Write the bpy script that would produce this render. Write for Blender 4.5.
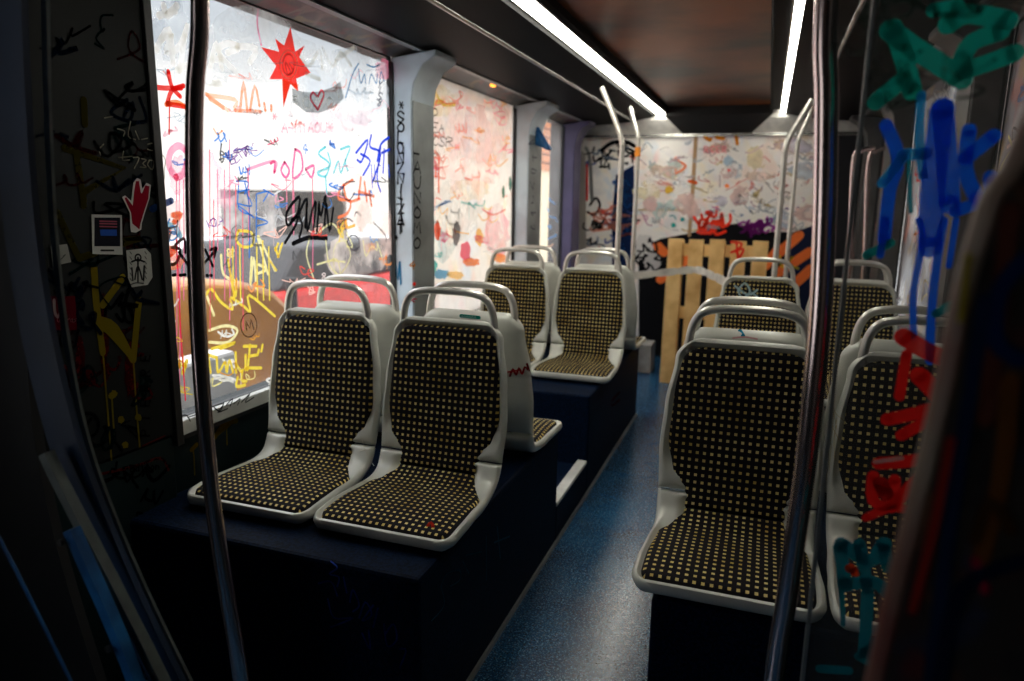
import bpy, bmesh, math, random
from mathutils import Vector, Matrix
for o in list(bpy.data.objects): bpy.data.objects.remove(o)
SC = bpy.context.scene
COL = SC.collection
R = random.Random(7)

# ------------------------------------------------------------------ camera
EYE = Vector((0, 0, 1.5))
FPX = 716.44
PITCH = math.atan((340.5 - 199.135) / FPX)
YAW = math.atan((766.962 - 512) * math.cos(PITCH) / FPX)
ROLL = 0.016
cd = bpy.data.cameras.new('camera'); cam = bpy.data.objects.new('camera', cd); COL.objects.link(cam)
cd.sensor_width = 36.0; cd.lens = FPX / 1024 * 36.0; cd.clip_start = 0.02; cd.clip_end = 200
fw = Vector((-math.sin(YAW) * math.cos(PITCH), math.cos(YAW) * math.cos(PITCH), -math.sin(PITCH)))
rt0 = Vector((math.cos(YAW), math.sin(YAW), 0)); up0 = rt0.cross(fw)
# image axes turned by the small roll
rt = rt0 * math.cos(ROLL) + up0 * math.sin(ROLL)
up = up0 * math.cos(ROLL) - rt0 * math.sin(ROLL)
m = Matrix((rt, up, -fw)).transposed().to_4x4(); m.translation = EYE
cam.matrix_world = m
cd.dof.use_dof = True; cd.dof.focus_distance = 2.0; cd.dof.aperture_fstop = 2.3
SC.camera = cam

def ray(u, v):
    a2 = (u - 512) / FPX; b2 = (340.5 - v) / FPX
    d = fw + rt * a2 + up * b2
    return d
def onX(u, v, X): d = ray(u, v); return EYE + d * ((X - EYE.x) / d.x)
def onY(u, v, Y): d = ray(u, v); return EYE + d * ((Y - EYE.y) / d.y)
def onZ(u, v, Z): d = ray(u, v); return EYE + d * ((Z - EYE.z) / d.z)

# ------------------------------------------------------------------ world, exposure
W = bpy.data.worlds.new('world'); SC.world = W; W.use_nodes = True
nt = W.node_tree; bg = nt.nodes['Background']
tc = nt.nodes.new('ShaderNodeTexCoord'); sx = nt.nodes.new('ShaderNodeSeparateXYZ'); rp = nt.nodes.new('ShaderNodeValToRGB')
nt.links.new(tc.outputs['Generated'], sx.inputs[0]); nt.links.new(sx.outputs[2], rp.inputs[0]); nt.links.new(rp.outputs[0], bg.inputs[0])
rp.color_ramp.elements[0].position = 0.0; rp.color_ramp.elements[0].color = (.30, .288, .272, 1)
rp.color_ramp.elements[1].position = 0.60; rp.color_ramp.elements[1].color = (.80, .84, .90, 1)
e = rp.color_ramp.elements.new(.12); e.color = (.275, .27, .262, 1)
e = rp.color_ramp.elements.new(.19); e.color = (.145, .158, .170, 1)
e = rp.color_ramp.elements.new(.35); e.color = (.22, .235, .255, 1)
bg.inputs[1].default_value = 3.4
SC.view_settings.view_transform = 'Standard'; SC.view_settings.look = 'None'
SC.view_settings.gamma = 1; SC.view_settings.exposure = 0.42; SC.view_settings.use_curve_mapping = False
try: SC.cycles.transparent_max_bounces = 24
except Exception: pass
STRIP_POWER = 15.0

# ------------------------------------------------------------------ materials
def newmat(name):
    m = bpy.data.materials.new(name); m.use_nodes = True
    return m, m.node_tree, m.node_tree.nodes['Principled BSDF']
def mat(name, col, rough=.5, metal=0, var=None, scale=8, amt=.3, bump=0, spec=.5, detail=4, coat=0):
    m, t, b = newmat(name)
    b.inputs['Base Color'].default_value = (*col, 1); b.inputs['Roughness'].default_value = rough
    b.inputs['Metallic'].default_value = metal; b.inputs['Specular IOR Level'].default_value = spec
    b.inputs['Coat Weight'].default_value = coat
    tcn = t.nodes.new('ShaderNodeTexCoord'); n = t.nodes.new('ShaderNodeTexNoise')
    n.inputs['Scale'].default_value = scale; n.inputs['Detail'].default_value = detail
    t.links.new(tcn.outputs['Object'], n.inputs[0])
    if var is None: var = tuple(c * (1 - amt) for c in col)
    r = t.nodes.new('ShaderNodeValToRGB'); r.color_ramp.elements[0].position = .38; r.color_ramp.elements[1].position = .62
    r.color_ramp.elements[0].color = (*var, 1); r.color_ramp.elements[1].color = (*col, 1)
    t.links.new(n.outputs[0], r.inputs[0]); t.links.new(r.outputs[0], b.inputs['Base Color'])
    if bump:
        bp = t.nodes.new('ShaderNodeBump'); bp.inputs['Strength'].default_value = bump; bp.inputs['Distance'].default_value = .004
        t.links.new(n.outputs[0], bp.inputs['Height']); t.links.new(bp.outputs[0], b.inputs['Normal'])
    return m
def multi(name, cols, scale, rough=.4, amt=1.0, sharp=.06):
    """wall surface overpainted in many soft patches of colour: base = cols[0]"""
    m, t, b = newmat(name); b.inputs['Roughness'].default_value = rough
    tcn = t.nodes.new('ShaderNodeTexCoord'); prev = None
    for i, c in enumerate(cols):
        if i == 0:
            rgb = t.nodes.new('ShaderNodeRGB'); rgb.outputs[0].default_value = (*c, 1); prev = rgb.outputs[0]; continue
        mp = t.nodes.new('ShaderNodeMapping'); mp.inputs['Location'].default_value = (i * 7.3, i * 3.1, i * 5.7)
        t.links.new(tcn.outputs['Object'], mp.inputs[0])
        n = t.nodes.new('ShaderNodeTexNoise'); n.inputs['Scale'].default_value = scale * (1 + .35 * (i % 3)); n.inputs['Detail'].default_value = 5
        n.inputs['Distortion'].default_value = .6
        t.links.new(mp.outputs[0], n.inputs[0])
        r = t.nodes.new('ShaderNodeValToRGB'); r.color_ramp.elements[0].position = .57; r.color_ramp.elements[1].position = .57 + sharp
        r.color_ramp.elements[0].color = (0, 0, 0, 1); r.color_ramp.elements[1].color = (amt, amt, amt, 1)
        t.links.new(n.outputs[0], r.inputs[0])
        mx = t.nodes.new('ShaderNodeMix'); mx.data_type = 'RGBA'
        t.links.new(r.outputs[0], mx.inputs[0]); t.links.new(prev, mx.inputs[6]); mx.inputs[7].default_value = (*c, 1)
        prev = mx.outputs[2]
    t.links.new(prev, b.inputs['Base Color'])
    return m, prev
def emit(name, col, s):
    m, t, b = newmat(name); b.inputs['Base Color'].default_value = (*col, 1)
    b.inputs['Emission Color'].default_value = (*col, 1); b.inputs['Emission Strength'].default_value = s
    return m
def glass(name, cols, haze, scale=2.5):
    """clear pane with scratched, sprayed-over film: transparent mixed with a translucent coat"""
    m, prev = multi(name, cols, scale, .2, .8, .12)
    t = m.node_tree; b = t.nodes['Principled BSDF']; out = [n for n in t.nodes if n.type == 'OUTPUT_MATERIAL'][0]
    tr = t.nodes.new('ShaderNodeBsdfTransparent'); tr.inputs[0].default_value = (.98, .98, .98, 1)
    tl = t.nodes.new('ShaderNodeBsdfTranslucent'); t.links.new(prev, tl.inputs[0])
    df = t.nodes.new('ShaderNodeBsdfDiffuse'); t.links.new(prev, df.inputs[0])
    gl = t.nodes.new('ShaderNodeBsdfGlossy'); gl.inputs['Roughness'].default_value = .12
    a = t.nodes.new('ShaderNodeMixShader'); a.inputs[0].default_value = .35
    t.links.new(tl.outputs[0], a.inputs[1]); t.links.new(df.outputs[0], a.inputs[2])
    n = t.nodes.new('ShaderNodeTexNoise'); n.inputs['Scale'].default_value = 3; n.inputs['Detail'].default_value = 6
    mr = t.nodes.new('ShaderNodeMapRange'); mr.inputs[1].default_value = .3; mr.inputs[2].default_value = .7
    mr.inputs[3].default_value = haze * .6; mr.inputs[4].default_value = haze * 1.3
    tcn = [x for x in t.nodes if x.type == 'TEX_COORD'][0]
    t.links.new(tcn.outputs['Object'], n.inputs[0]); t.links.new(n.outputs[0], mr.inputs[0])
    x = t.nodes.new('ShaderNodeMixShader'); t.links.new(mr.outputs[0], x.inputs[0])
    t.links.new(tr.outputs[0], x.inputs[1]); t.links.new(a.outputs[0], x.inputs[2])
    y = t.nodes.new('ShaderNodeMixShader'); y.inputs[0].default_value = .02
    t.links.new(x.outputs[0], y.inputs[1]); t.links.new(gl.outputs[0], y.inputs[2])
    t.links.new(y.outputs[0], out.inputs[0])
    t.nodes.remove(b)
    return m
PAINTS = {}
def paint(col, see=0.12, back=.80):
    """marker / spray paint: part translucent so it glows against a bright pane"""
    k = (tuple(col), see, back)
    if k in PAINTS: return PAINTS[k]
    m, t, b = newmat('paint_%d' % len(PAINTS)); out = [n for n in t.nodes if n.type == 'OUTPUT_MATERIAL'][0]
    t.nodes.remove(b)
    df = t.nodes.new('ShaderNodeBsdfDiffuse'); tl = t.nodes.new('ShaderNodeBsdfTranslucent'); tr = t.nodes.new('ShaderNodeBsdfTransparent')
    n = t.nodes.new('ShaderNodeTexNoise'); n.inputs['Scale'].default_value = 60 if see < .3 else 7
    n.inputs['Detail'].default_value = 6
    mr = t.nodes.new('ShaderNodeMapRange'); mr.inputs[1].default_value = .35; mr.inputs[2].default_value = .65
    mr.inputs[3].default_value = see * .4; mr.inputs[4].default_value = min(1, see * 1.7)
    tcn = t.nodes.new('ShaderNodeTexCoord'); t.links.new(tcn.outputs['Object'], n.inputs[0]); t.links.new(n.outputs[0], mr.inputs[0])
    for q in (df, tl): q.inputs[0].default_value = (*col, 1)
    a = t.nodes.new('ShaderNodeMixShader'); a.inputs[0].default_value = back
    t.links.new(df.outputs[0], a.inputs[1]); t.links.new(tl.outputs[0], a.inputs[2])
    x = t.nodes.new('ShaderNodeMixShader'); t.links.new(mr.outputs[0], x.inputs[0])
    t.links.new(a.outputs[0], x.inputs[1]); t.links.new(tr.outputs[0], x.inputs[2]); t.links.new(x.outputs[0], out.inputs[0])
    PAINTS[k] = m; return m
def fabric():
    m, t, b = newmat('dotted_fabric'); b.inputs['Roughness'].default_value = .85; b.inputs['Specular IOR Level'].default_value = .2
    uv = t.nodes.new('ShaderNodeUVMap'); s = t.nodes.new('ShaderNodeSeparateXYZ'); t.links.new(uv.outputs[0], s.inputs[0])
    def mth(op, a, b_=None):
        n = t.nodes.new('ShaderNodeMath'); n.operation = op
        for i, q in enumerate((a, b_)):
            if q is None: continue
            if isinstance(q, (int, float)): n.inputs[i].default_value = q
            else: t.links.new(q, n.inputs[i])
        return n.outputs[0]
    def sq(o, pitch, half):
        f = mth('FRACT', mth('DIVIDE', o, pitch)); return mth('LESS_THAN', mth('ABSOLUTE', mth('SUBTRACT', f, .5)), half)
    msk = mth('MULTIPLY', sq(s.outputs[0], .0208, .20), sq(s.outputs[1], .0222, .185))
    n = t.nodes.new('ShaderNodeTexNoise'); n.inputs['Scale'].default_value = 9; n.inputs['Detail'].default_value = 6; t.links.new(uv.outputs[0], n.inputs[0])
    r = t.nodes.new('ShaderNodeValToRGB'); r.color_ramp.elements[0].position = .35; r.color_ramp.elements[1].position = .65
    r.color_ramp.elements[0].color = (.50, .34, .08, 1); r.color_ramp.elements[1].color = (.82, .66, .28, 1); t.links.new(n.outputs[0], r.inputs[0])
    n2 = t.nodes.new('ShaderNodeTexNoise'); n2.inputs['Scale'].default_value = 500; t.links.new(uv.outputs[0], n2.inputs[0])
    r2 = t.nodes.new('ShaderNodeValToRGB'); r2.color_ramp.elements[0].color = (.001, .001, .002, 1); r2.color_ramp.elements[1].color = (.009, .006, .009, 1)
    t.links.new(n2.outputs[0], r2.inputs[0])
    mx = t.nodes.new('ShaderNodeMix'); mx.data_type = 'RGBA'; t.links.new(msk, mx.inputs[0])
    t.links.new(r2.outputs[0], mx.inputs[6]); t.links.new(r.outputs[0], mx.inputs[7]); t.links.new(mx.outputs[2], b.inputs['Base Color'])
    bp = t.nodes.new('ShaderNodeBump'); bp.inputs['Strength'].default_value = .25; bp.inputs['Distance'].default_value = .002
    t.links.new(n2.outputs[0], bp.inputs['Height']); t.links.new(bp.outputs[0], b.inputs['Normal'])
    return m
def floor_mat():
    m, t, b = newmat('speckled_blue_vinyl'); b.inputs['Roughness'].default_value = .34
    tcn = t.nodes.new('ShaderNodeTexCoord')
    def ns(sc, p0, p1, c0, c1, det=2):
        n = t.nodes.new('ShaderNodeTexNoise'); n.inputs['Scale'].default_value = sc; n.inputs['Detail'].default_value = det; t.links.new(tcn.outputs['Object'], n.inputs[0])
        r = t.nodes.new('ShaderNodeValToRGB'); r.color_ramp.elements[0].position = p0; r.color_ramp.elements[1].position = p1
        r.color_ramp.elements[0].color = (*c0, 1); r.color_ramp.elements[1].color = (*c1, 1); t.links.new(n.outputs[0], r.inputs[0]); return r.outputs[0], n.outputs[0]
    a, _ = ns(3.0, .35, .7, (.001, .022, .075), (.004, .070, .17), 5)
    s, _ = ns(150, .55, .62, (0, 0, 0), (1, 1, 1))
    mx = t.nodes.new('ShaderNodeMix'); mx.data_type = 'RGBA'; t.links.new(s, mx.inputs[0]); t.links.new(a, mx.inputs[6]); mx.inputs[7].default_value = (.12, .30, .46, 1)
    s2, _ = ns(130, .54, .60, (0, 0, 0), (1, 1, 1))
    mx2 = t.nodes.new('ShaderNodeMix'); mx2.data_type = 'RGBA'; t.links.new(s2, mx2.inputs[0]); t.links.new(mx.outputs[2], mx2.inputs[6]); mx2.inputs[7].default_value = (.002, .02, .05, 1)
    t.links.new(mx2.outputs[2], b.inputs['Base Color'])
    rr, h = ns(90, .3, .7, (.16, .16, .16), (.30, .30, .30)); t.links.new(rr, b.inputs['Roughness'])
    bp = t.nodes.new('ShaderNodeBump'); bp.inputs['Strength'].default_value = .12; bp.inputs['Distance'].default_value = .002
    t.links.new(h, bp.inputs['Height']); t.links.new(bp.outputs[0], b.inputs['Normal'])
    return m
M = dict(
    shell=mat('silver_plastic', (.66, .67, .60), .33, .1, scale=5, amt=.22),
    shelld=mat('grey_green_plastic', (.34, .38, .35), .42, .1, scale=4, amt=.2),
    steel=mat('brushed_steel', (.74, .72, .66), .30, .6, scale=30, amt=.12),
    pole=mat('worn_steel_pole', (.85, .68, .66), .17, .95, scale=12, amt=.15),
    fabric=fabric(), floor=floor_mat(),
    plinth=mat('dark_blue_carpeted_plinth', (.002, .009, .028), .6, 0, var=(.001, .003, .009), scale=120, detail=2, bump=.2, spec=.05),
    wall=mat('dark_grey_wall', (.0055, .0068, .0066), .6, 0, scale=2, amt=.35, spec=.12),
    teal=mat('dark_teal_panel', (.006, .014, .015), .5, 0, scale=2.5, amt=.4, spec=.15),
    trim=mat('pale_blue_grey_trim', (.62, .72, .80), .35, .2, scale=4, amt=.25),
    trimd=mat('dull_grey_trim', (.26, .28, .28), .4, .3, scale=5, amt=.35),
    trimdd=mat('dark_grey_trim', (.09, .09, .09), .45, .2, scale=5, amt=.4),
    black=mat('black_rubber', (.008, .008, .009), .5),
    dark=mat('black_ceiling_duct', (.003, .003, .0035), .5, 0, scale=3, amt=.5, spec=.04),
    brown=mat('brown_varnished_ceiling', (.30, .080, .018), .34, 0, var=(.035, .009, .004), scale=1.3, detail=6, spec=.22),
    silvertrim=mat('aluminium_edge', (.55, .55, .52), .25, .9, scale=20, amt=.2),
    sill=mat('white_sill', (.66, .66, .62), .4, scale=6, amt=.25),
    whitep=mat('white_bulkhead', (.85, .83, .78), .5),
    purple=mat('violet_grey_post', (.085, .07, .15), .4, .1, scale=4, amt=.3),
    wood=mat('raw_pine', (.93, .62, .25), .6, 0, var=(.66, .36, .11), scale=5, detail=8),
    tape=mat('white_tape', (.8, .76, .68), .5),
    blue=mat('blue_painted_metal', (.02, .16, .42), .35, .2, var=(.01, .07, .2), scale=14),
    jamb=mat('dark_blue_jamb', (.005, .022, .060), .4, .1, scale=3, amt=.5),
    jambg=mat('grey_jamb_rail', (.12, .14, .135), .35, .4, scale=20, amt=.3),
    grey=mat('grey_box_plastic', (.35, .34, .32), .5),
    strip=emit('light_strip_diffuser', (1, .97, .86), STRIP_POWER),
    amber=emit('amber_lamp', (1, .35, .04), 2.0),
    red=mat('red_car_paint', (.75, .03, .02), .3),
    brownout=mat('brown_glossy_cover', (.62, .26, .03), .3, 0, var=(.42, .15, .015), scale=2.2, coat=.3),
    outwhite=mat('white_render', (.80, .78, .74), .7, scale=1.5, amt=.12),
    outground=mat('pale_paving', (.62, .60, .56), .8, scale=2, amt=.15),
    outdark=mat('dark_facade', (.045, .04, .04), .6, scale=2, amt=.4),
    cream=mat('cream_plaster', (.85, .70, .46), .7, scale=2, amt=.1),
    orangeslat=mat('orange_brown_shutter', (.70, .22, .05), .5, scale=6, amt=.4),
)
# ------------------------------------------------------------------ mesh helpers
def box(bm, x0, x1, y0, y1, z0, z1):
    v = [bm.verts.new((x, y, z)) for x in (x0, x1) for y in (y0, y1) for z in (z0, z1)]
    for f in ((0, 1, 3, 2), (4, 6, 7, 5), (0, 4, 5, 1), (2, 3, 7, 6), (0, 2, 6, 4), (1, 5, 7, 3)): bm.faces.new([v[i] for i in f])
def prism(bm, prof, a, b, axis='Y'):
    """closed profile of 2-D points extruded from a to b. axis Y: profile (x,z); X: (y,z); Z: (x,y)"""
    def P(p, t): return {'Y': (p[0], t, p[1]), 'X': (t, p[0], p[1]), 'Z': (p[0], p[1], t)}[axis]
    A = [bm.verts.new(P(p, a)) for p in prof]; B = [bm.verts.new(P(p, b)) for p in prof]
    n = len(prof); bm.faces.new(A); bm.faces.new(B[::-1])
    for i in range(n): bm.faces.new((A[i], B[i], B[(i + 1) % n], A[(i + 1) % n]))
def smooth_path(pts, n=6):
    pts = [Vector(p) for p in pts]; out = []
    if len(pts) < 3: return pts
    for i in range(len(pts) - 1):
        p0 = pts[max(i - 1, 0)]; p1 = pts[i]; p2 = pts[i + 1]; p3 = pts[min(i + 2, len(pts) - 1)]
        for k in range(n):
            t = k / n
            out.append(.5 * ((2 * p1) + (p2 - p0) * t + (2 * p0 - 5 * p1 + 4 * p2 - p3) * t * t + (3 * p1 - p0 - 3 * p2 + p3) * t ** 3))
    out.append(pts[-1]); return out
def tube(bm, pts, r, seg=14, caps=True, smooth=0):
    if smooth: pts = smooth_path(pts, smooth)
    pts = [Vector(p) for p in pts]; rings = []; u = None
    for i, p in enumerate(pts):
        t = (pts[min(i + 1, len(pts) - 1)] - pts[max(i - 1, 0)]).normalized()
        if u is None: u = t.orthogonal().normalized()
        u = (u - t * u.dot(t)).normalized(); w = t.cross(u)
        rings.append([bm.verts.new(p + (u * math.cos(2 * math.pi * k / seg) + w * math.sin(2 * math.pi * k / seg)) * r) for k in range(seg)])
    for a, b in zip(rings, rings[1:]):
        for k in range(seg): bm.faces.new((a[k], a[(k + 1) % seg], b[(k + 1) % seg], b[k]))
    if caps: bm.faces.new(rings[0][::-1]); bm.faces.new(rings[-1])
def obj(name, bm, m, parent=None, smooth=None, bevel=0, **props):
    bmesh.ops.recalc_face_normals(bm, faces=bm.faces)
    me = bpy.data.meshes.new(name); bm.to_mesh(me); bm.free()
    for q in (m if isinstance(m, (list, tuple)) else [m]): me.materials.append(q)
    if smooth is not None:
        for p in me.polygons: p.use_smooth = True
        me.set_sharp_from_angle(angle=math.radians(smooth))
    o = bpy.data.objects.new(name, me); COL.objects.link(o)
    if parent: o.parent = parent
    if bevel:
        bv = o.modifiers.new('bevel', 'BEVEL'); bv.width = bevel; bv.segments = 2; bv.limit_method = 'ANGLE'
    for k, v in props.items(): o[k] = v
    return o
def empty(name, loc=(0, 0, 0), **props):
    o = bpy.data.objects.new(name, None); COL.objects.link(o); o.location = loc; o.empty_display_size = .1
    for k, v in props.items(): o[k] = v
    return o
def thing(name, label, cat, loc=(0, 0, 0), group=None):
    o = empty(name, loc, label=label, category=cat)
    if group: o['group'] = group
    return o
def NB(): return bmesh.new()

# ------------------------------------------------------------------ marks (paint strokes on real surfaces)
class Marks:
    """paint strokes lying on a plane; P maps photo position to the plane, n is the side it is painted on"""
    def __init__(s, P, n, base=.0012, fat=1.0):
        s.fat = fat
        s.P = P; s.n = Vector(n).normalized(); s.bm = NB(); s.mats = []; s.k = 0; s.base = base
    def mi(s, m):
        if m not in s.mats: s.mats.append(m)
        return s.mats.index(m)
    def off(s):
        s.k += 1; return s.n * (s.base + .00006 * (s.k % 40))
    def stroke(s, pts, w, col, smooth=4, taper=False, see=.12, back=.80):
        w *= s.fat
        q = [s.P(*p) for p in pts]; d = (q[0] - EYE).length
        s.ribbon(q, w * d / FPX, col, smooth, taper, see, back)
    def ribbon(s, q, w, col, smooth=4, taper=False, see=.12, back=.80):
        mi = s.mi(paint(col, see, back)); o = s.off()
        if smooth: q = smooth_path(q, smooth)
        r = w / 2; L = []; n = len(q)
        for i, p in enumerate(q):
            t = q[min(i + 1, n - 1)] - q[max(i - 1, 0)]
            if t.length < 1e-7: t = Vector((0, .001, .001))
            t.normalize(); sd = s.n.cross(t).normalized(); rr = r * (1 - .8 * i / n) if taper else r
            L.append((s.bm.verts.new(p + o + sd * rr), s.bm.verts.new(p + o - sd * rr)))
        for a, b in zip(L, L[1:]):
            f = s.bm.faces.new((a[0], a[1], b[1], b[0])); f.material_index = mi
        for p, rr in ((q[0], r), (q[-1], r * (.2 if taper else 1))): s.disc(p, rr, mi, o * 1.02)
    def disc(s, p, r, mi, o=None):
        if o is None: o = s.off()
        t = s.n.orthogonal().normalized(); b = s.n.cross(t)
        f = s.bm.faces.new([s.bm.verts.new(p + o + (t * math.cos(k * math.pi / 5) + b * math.sin(k * math.pi / 5)) * r) for k in range(10)]); f.material_index = mi
    def blob(s, u, v, ru, rv, col, see=.2, seed=0, back=.80):
        rr = random.Random(seed); mi = s.mi(paint(col, see, back)); o = s.off(); vs = []
        for k in range(22):
            a = k * 2 * math.pi / 22; j = 1 + rr.uniform(-.18, .18)
            vs.append(s.bm.verts.new(s.P(u + ru * math.cos(a) * j, v + rv * math.sin(a) * j) + o))
        s.bm.faces.new(vs).material_index = mi
    def poly(s, pts, col, see=.05, back=.80):
        mi = s.mi(paint(col, see, back)); o = s.off()
        s.bm.faces.new([s.bm.verts.new(s.P(*p) + o) for p in pts]).material_index = mi
    def scrib(s, u, v, w, h, col, lw, seed, n=7, see=.12, drips=0, back=.80):
        """quick looping hand-drawn squiggle"""
        rr = random.Random(seed); pts = []; ph = rr.uniform(0, 6.28); st = rr.uniform(1.7, 2.9); lp = rr.uniform(.1, .5) * w; a = rr.uniform(-.7, .7) + (1.4 if rr.random() < .25 else 0)
        for i in range(n):
            x = -w / 2 + w * i / max(n - 1, 1) + lp * math.sin(ph + st * i); y = (h / 2) * math.cos(ph + st * i + rr.uniform(-.5, .5)) * rr.uniform(.5, 1)
            pts.append((u + x * math.cos(a) - y * math.sin(a) * .8, v + x * math.sin(a) * .8 + y * math.cos(a)))
        s.stroke(pts, lw, col, 5, see=see, back=back)
        for k in range(drips):
            q = rr.choice(pts); s.stroke([(q[0], q[1]), (q[0] + .5, q[1] + h * rr.uniform(.6, 1.6))], lw * .4, col, 0, see=see, back=back)
    def text(s, txt, u, v, h, col, lw, du=None, ang=0, slant=0, step=None, vert=False, see=.1, seed=0, jit=.04, back=.80):
        rr = random.Random(seed); step = step or h * .72; ca, sa = math.cos(ang), math.sin(ang)
        for i, ch in enumerate(txt):
            for ln in GLY.get(ch, []):
                pts = []
                for (x, y) in ln:
                    X = (x + rr.uniform(-jit, jit)) * h * .6 + (0 if vert else i * step) + slant * y * h; Y = -(y + rr.uniform(-jit, jit)) * h + (i * step if vert else 0)
                    pts.append((u + X * ca - Y * sa, v + X * sa + Y * ca))
                s.stroke(pts, lw, col, 4 if ch in 'OSCUGBDPR0389Jo26e?J@' else 0, see=see, back=back)
    def done(s, name, parent, **props):
        return obj(name, s.bm, s.mats, parent, **props)
GLY = {
 'A': [[(0, 0), (.5, 1), (1, 0)], [(.2, .4), (.8, .4)]], 'B': [[(0, 0), (0, 1)], [(0, 1), (.8, .9), (.7, .6), (0, .5)], [(0, .5), (.9, .4), (.9, .1), (0, 0)]],
 'C': [[(1, .85), (.5, 1), (0, .5), (.5, 0), (1, .15)]], 'D': [[(0, 0), (0, 1)], [(0, 1), (.9, .8), (.9, .2), (0, 0)]],
 'E': [[(1, 1), (0, 1), (0, 0), (1, 0)], [(0, .5), (.8, .5)]], 'F': [[(1, 1), (0, 1), (0, 0)], [(0, .5), (.7, .5)]],
 'G': [[(1, .85), (.5, 1), (0, .5), (.5, 0), (1, .15), (1, .5), (.6, .5)]], 'H': [[(0, 0), (0, 1)], [(1, 0), (1, 1)], [(0, .5), (1, .5)]],
 'I': [[(.5, 0), (.5, 1)]], 'J': [[(.8, 1), (.8, .2), (.4, 0), (0, .2)]], 'K': [[(0, 0), (0, 1)], [(1, 1), (0, .45), (1, 0)]],
 'L': [[(0, 1), (0, 0), (.9, 0)]], 'M': [[(0, 0), (.1, 1), (.5, .4), (.9, 1), (1, 0)]], 'N': [[(0, 0), (0, 1), (1, 0), (1, 1)]],
 'O': [[(.5, 1), (0, .6), (.2, .05), (.8, .05), (1, .6), (.5, 1)]], 'P': [[(0, 0), (0, 1)], [(0, 1), (.9, .9), (.9, .55), (0, .45)]],
 'R': [[(0, 0), (0, 1)], [(0, 1), (.9, .9), (.8, .55), (0, .5)], [(.3, .5), (1, 0)]], 'S': [[(1, .85), (.5, 1), (.05, .75), (.5, .5), (.95, .25), (.5, 0), (0, .15)]],
 'T': [[(0, 1), (1, 1)], [(.5, 1), (.5, 0)]], 'U': [[(0, 1), (.05, .2), (.5, 0), (.95, .2), (1, 1)]], 'V': [[(0, 1), (.5, 0), (1, 1)]],
 'W': [[(0, 1), (.25, 0), (.5, .6), (.75, 0), (1, 1)]], 'X': [[(0, 0), (1, 1)], [(0, 1), (1, 0)]], 'Y': [[(0, 1), (.5, .5), (1, 1)], [(.5, .5), (.5, 0)]],
 'Z': [[(0, 1), (1, 1), (0, 0), (1, 0)]], '7': [[(0, 1), (1, 1), (.3, 0)]], '3': [[(0, 1), (.8, .9), (.4, .55), (.9, .3), (.5, 0), (0, .1)]],
 '9': [[(.9, .7), (.4, .5), (.1, .8), (.6, 1), (.9, .7), (.6, 0)]], '1': [[(.2, .7), (.6, 1), (.6, 0)]], '8': [[(.5, .55), (.1, .8), (.5, 1), (.9, .8), (.1, .2), (.5, 0), (.9, .25), (.5, .55)]],
 '2': [[(0, .8), (.5, 1), (.9, .7), (0, 0), (1, 0)]], '*': [[(0, .5), (1, .5)], [(.2, .1), (.8, .9)], [(.2, .9), (.8, .1)]], '-': [[(0, .5), (.8, .4)]],
 "'": [[(.5, 1), (.4, .7)]], '"': [[(.3, 1), (.2, .6)], [(.7, 1), (.6, .6)]], '(': [[(.8, 1), (.2, .5), (.8, 0)]], '.': [[(.4, 0), (.5, .05)]],
 'u': [[(0, .6), (.1, .1), (.5, 0), (.9, .6)], [(.9, .6), (.9, 0)]], 'l': [[(.5, 1), (.5, 0)]], 't': [[(.5, 1), (.5, 0)], [(.1, .65), (.9, .65)]],
 'r': [[(.2, .6), (.2, 0)], [(.2, .4), (.8, .6)]], 'a': [[(.8, .6), (.2, .5), (.2, .05), (.8, .1)], [(.8, .6), (.8, 0)]], 's': [[(.9, .6), (.2, .5), (.8, .2), (.1, 0)]],
 'n': [[(.1, .6), (.1, 0)], [(.1, .45), (.5, .6), (.8, .45), (.8, 0)]], 'k': [[(.1, 1), (.1, 0)], [(.8, .6), (.1, .3), (.8, 0)]], 'y': [[(.1, .6), (.45, .1)], [(.9, .6), (.3, -.4)]],
 'o': [[(.5, .6), (.1, .3), (.5, 0), (.9, .3), (.5, .6)]], 'e': [[(.1, .3), (.9, .35), (.5, .6), (.1, .3), (.5, 0), (.9, .1)]],
}
def crop(x0, y0, s): return lambda *pts: [(x0 + a / s, y0 + b / s) for a, b in pts]

WHITE = (.95, .94, .90); RED = (.85, .03, .02); ORANGE = (.95, .22, .03); PINK = (.95, .30, .45); BLUE = (.02, .10, .65); BLACK = (.006, .006, .007)
CYAN = (.05, .50, .60); YELLOW = (.90, .62, .04); TEAL = (.01, .30, .27); PURPLE = (.22, .06, .35); MAG = (.80, .08, .30); CREAM = (.80, .74, .50)

# ================================================================== THE SETTING
XL, XR, YB, YN = -1.78, .80, 7.0, -1.3          # left wall, right wall, far wall, near wall
ZW0, ZW1 = .78, 2.165                            # window bottom and top
PIL = ((3.25, 3.50), (5.08, 5.40), (6.38, 6.62)) # window pillars along the side walls
CX = -.49
S = dict(kind='structure')
bm = NB(); box(bm, -2.1, 1.1, YN - .2, YB + .3, -.08, 0); floor = obj('floor', bm, M['floor'], **S)

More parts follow.
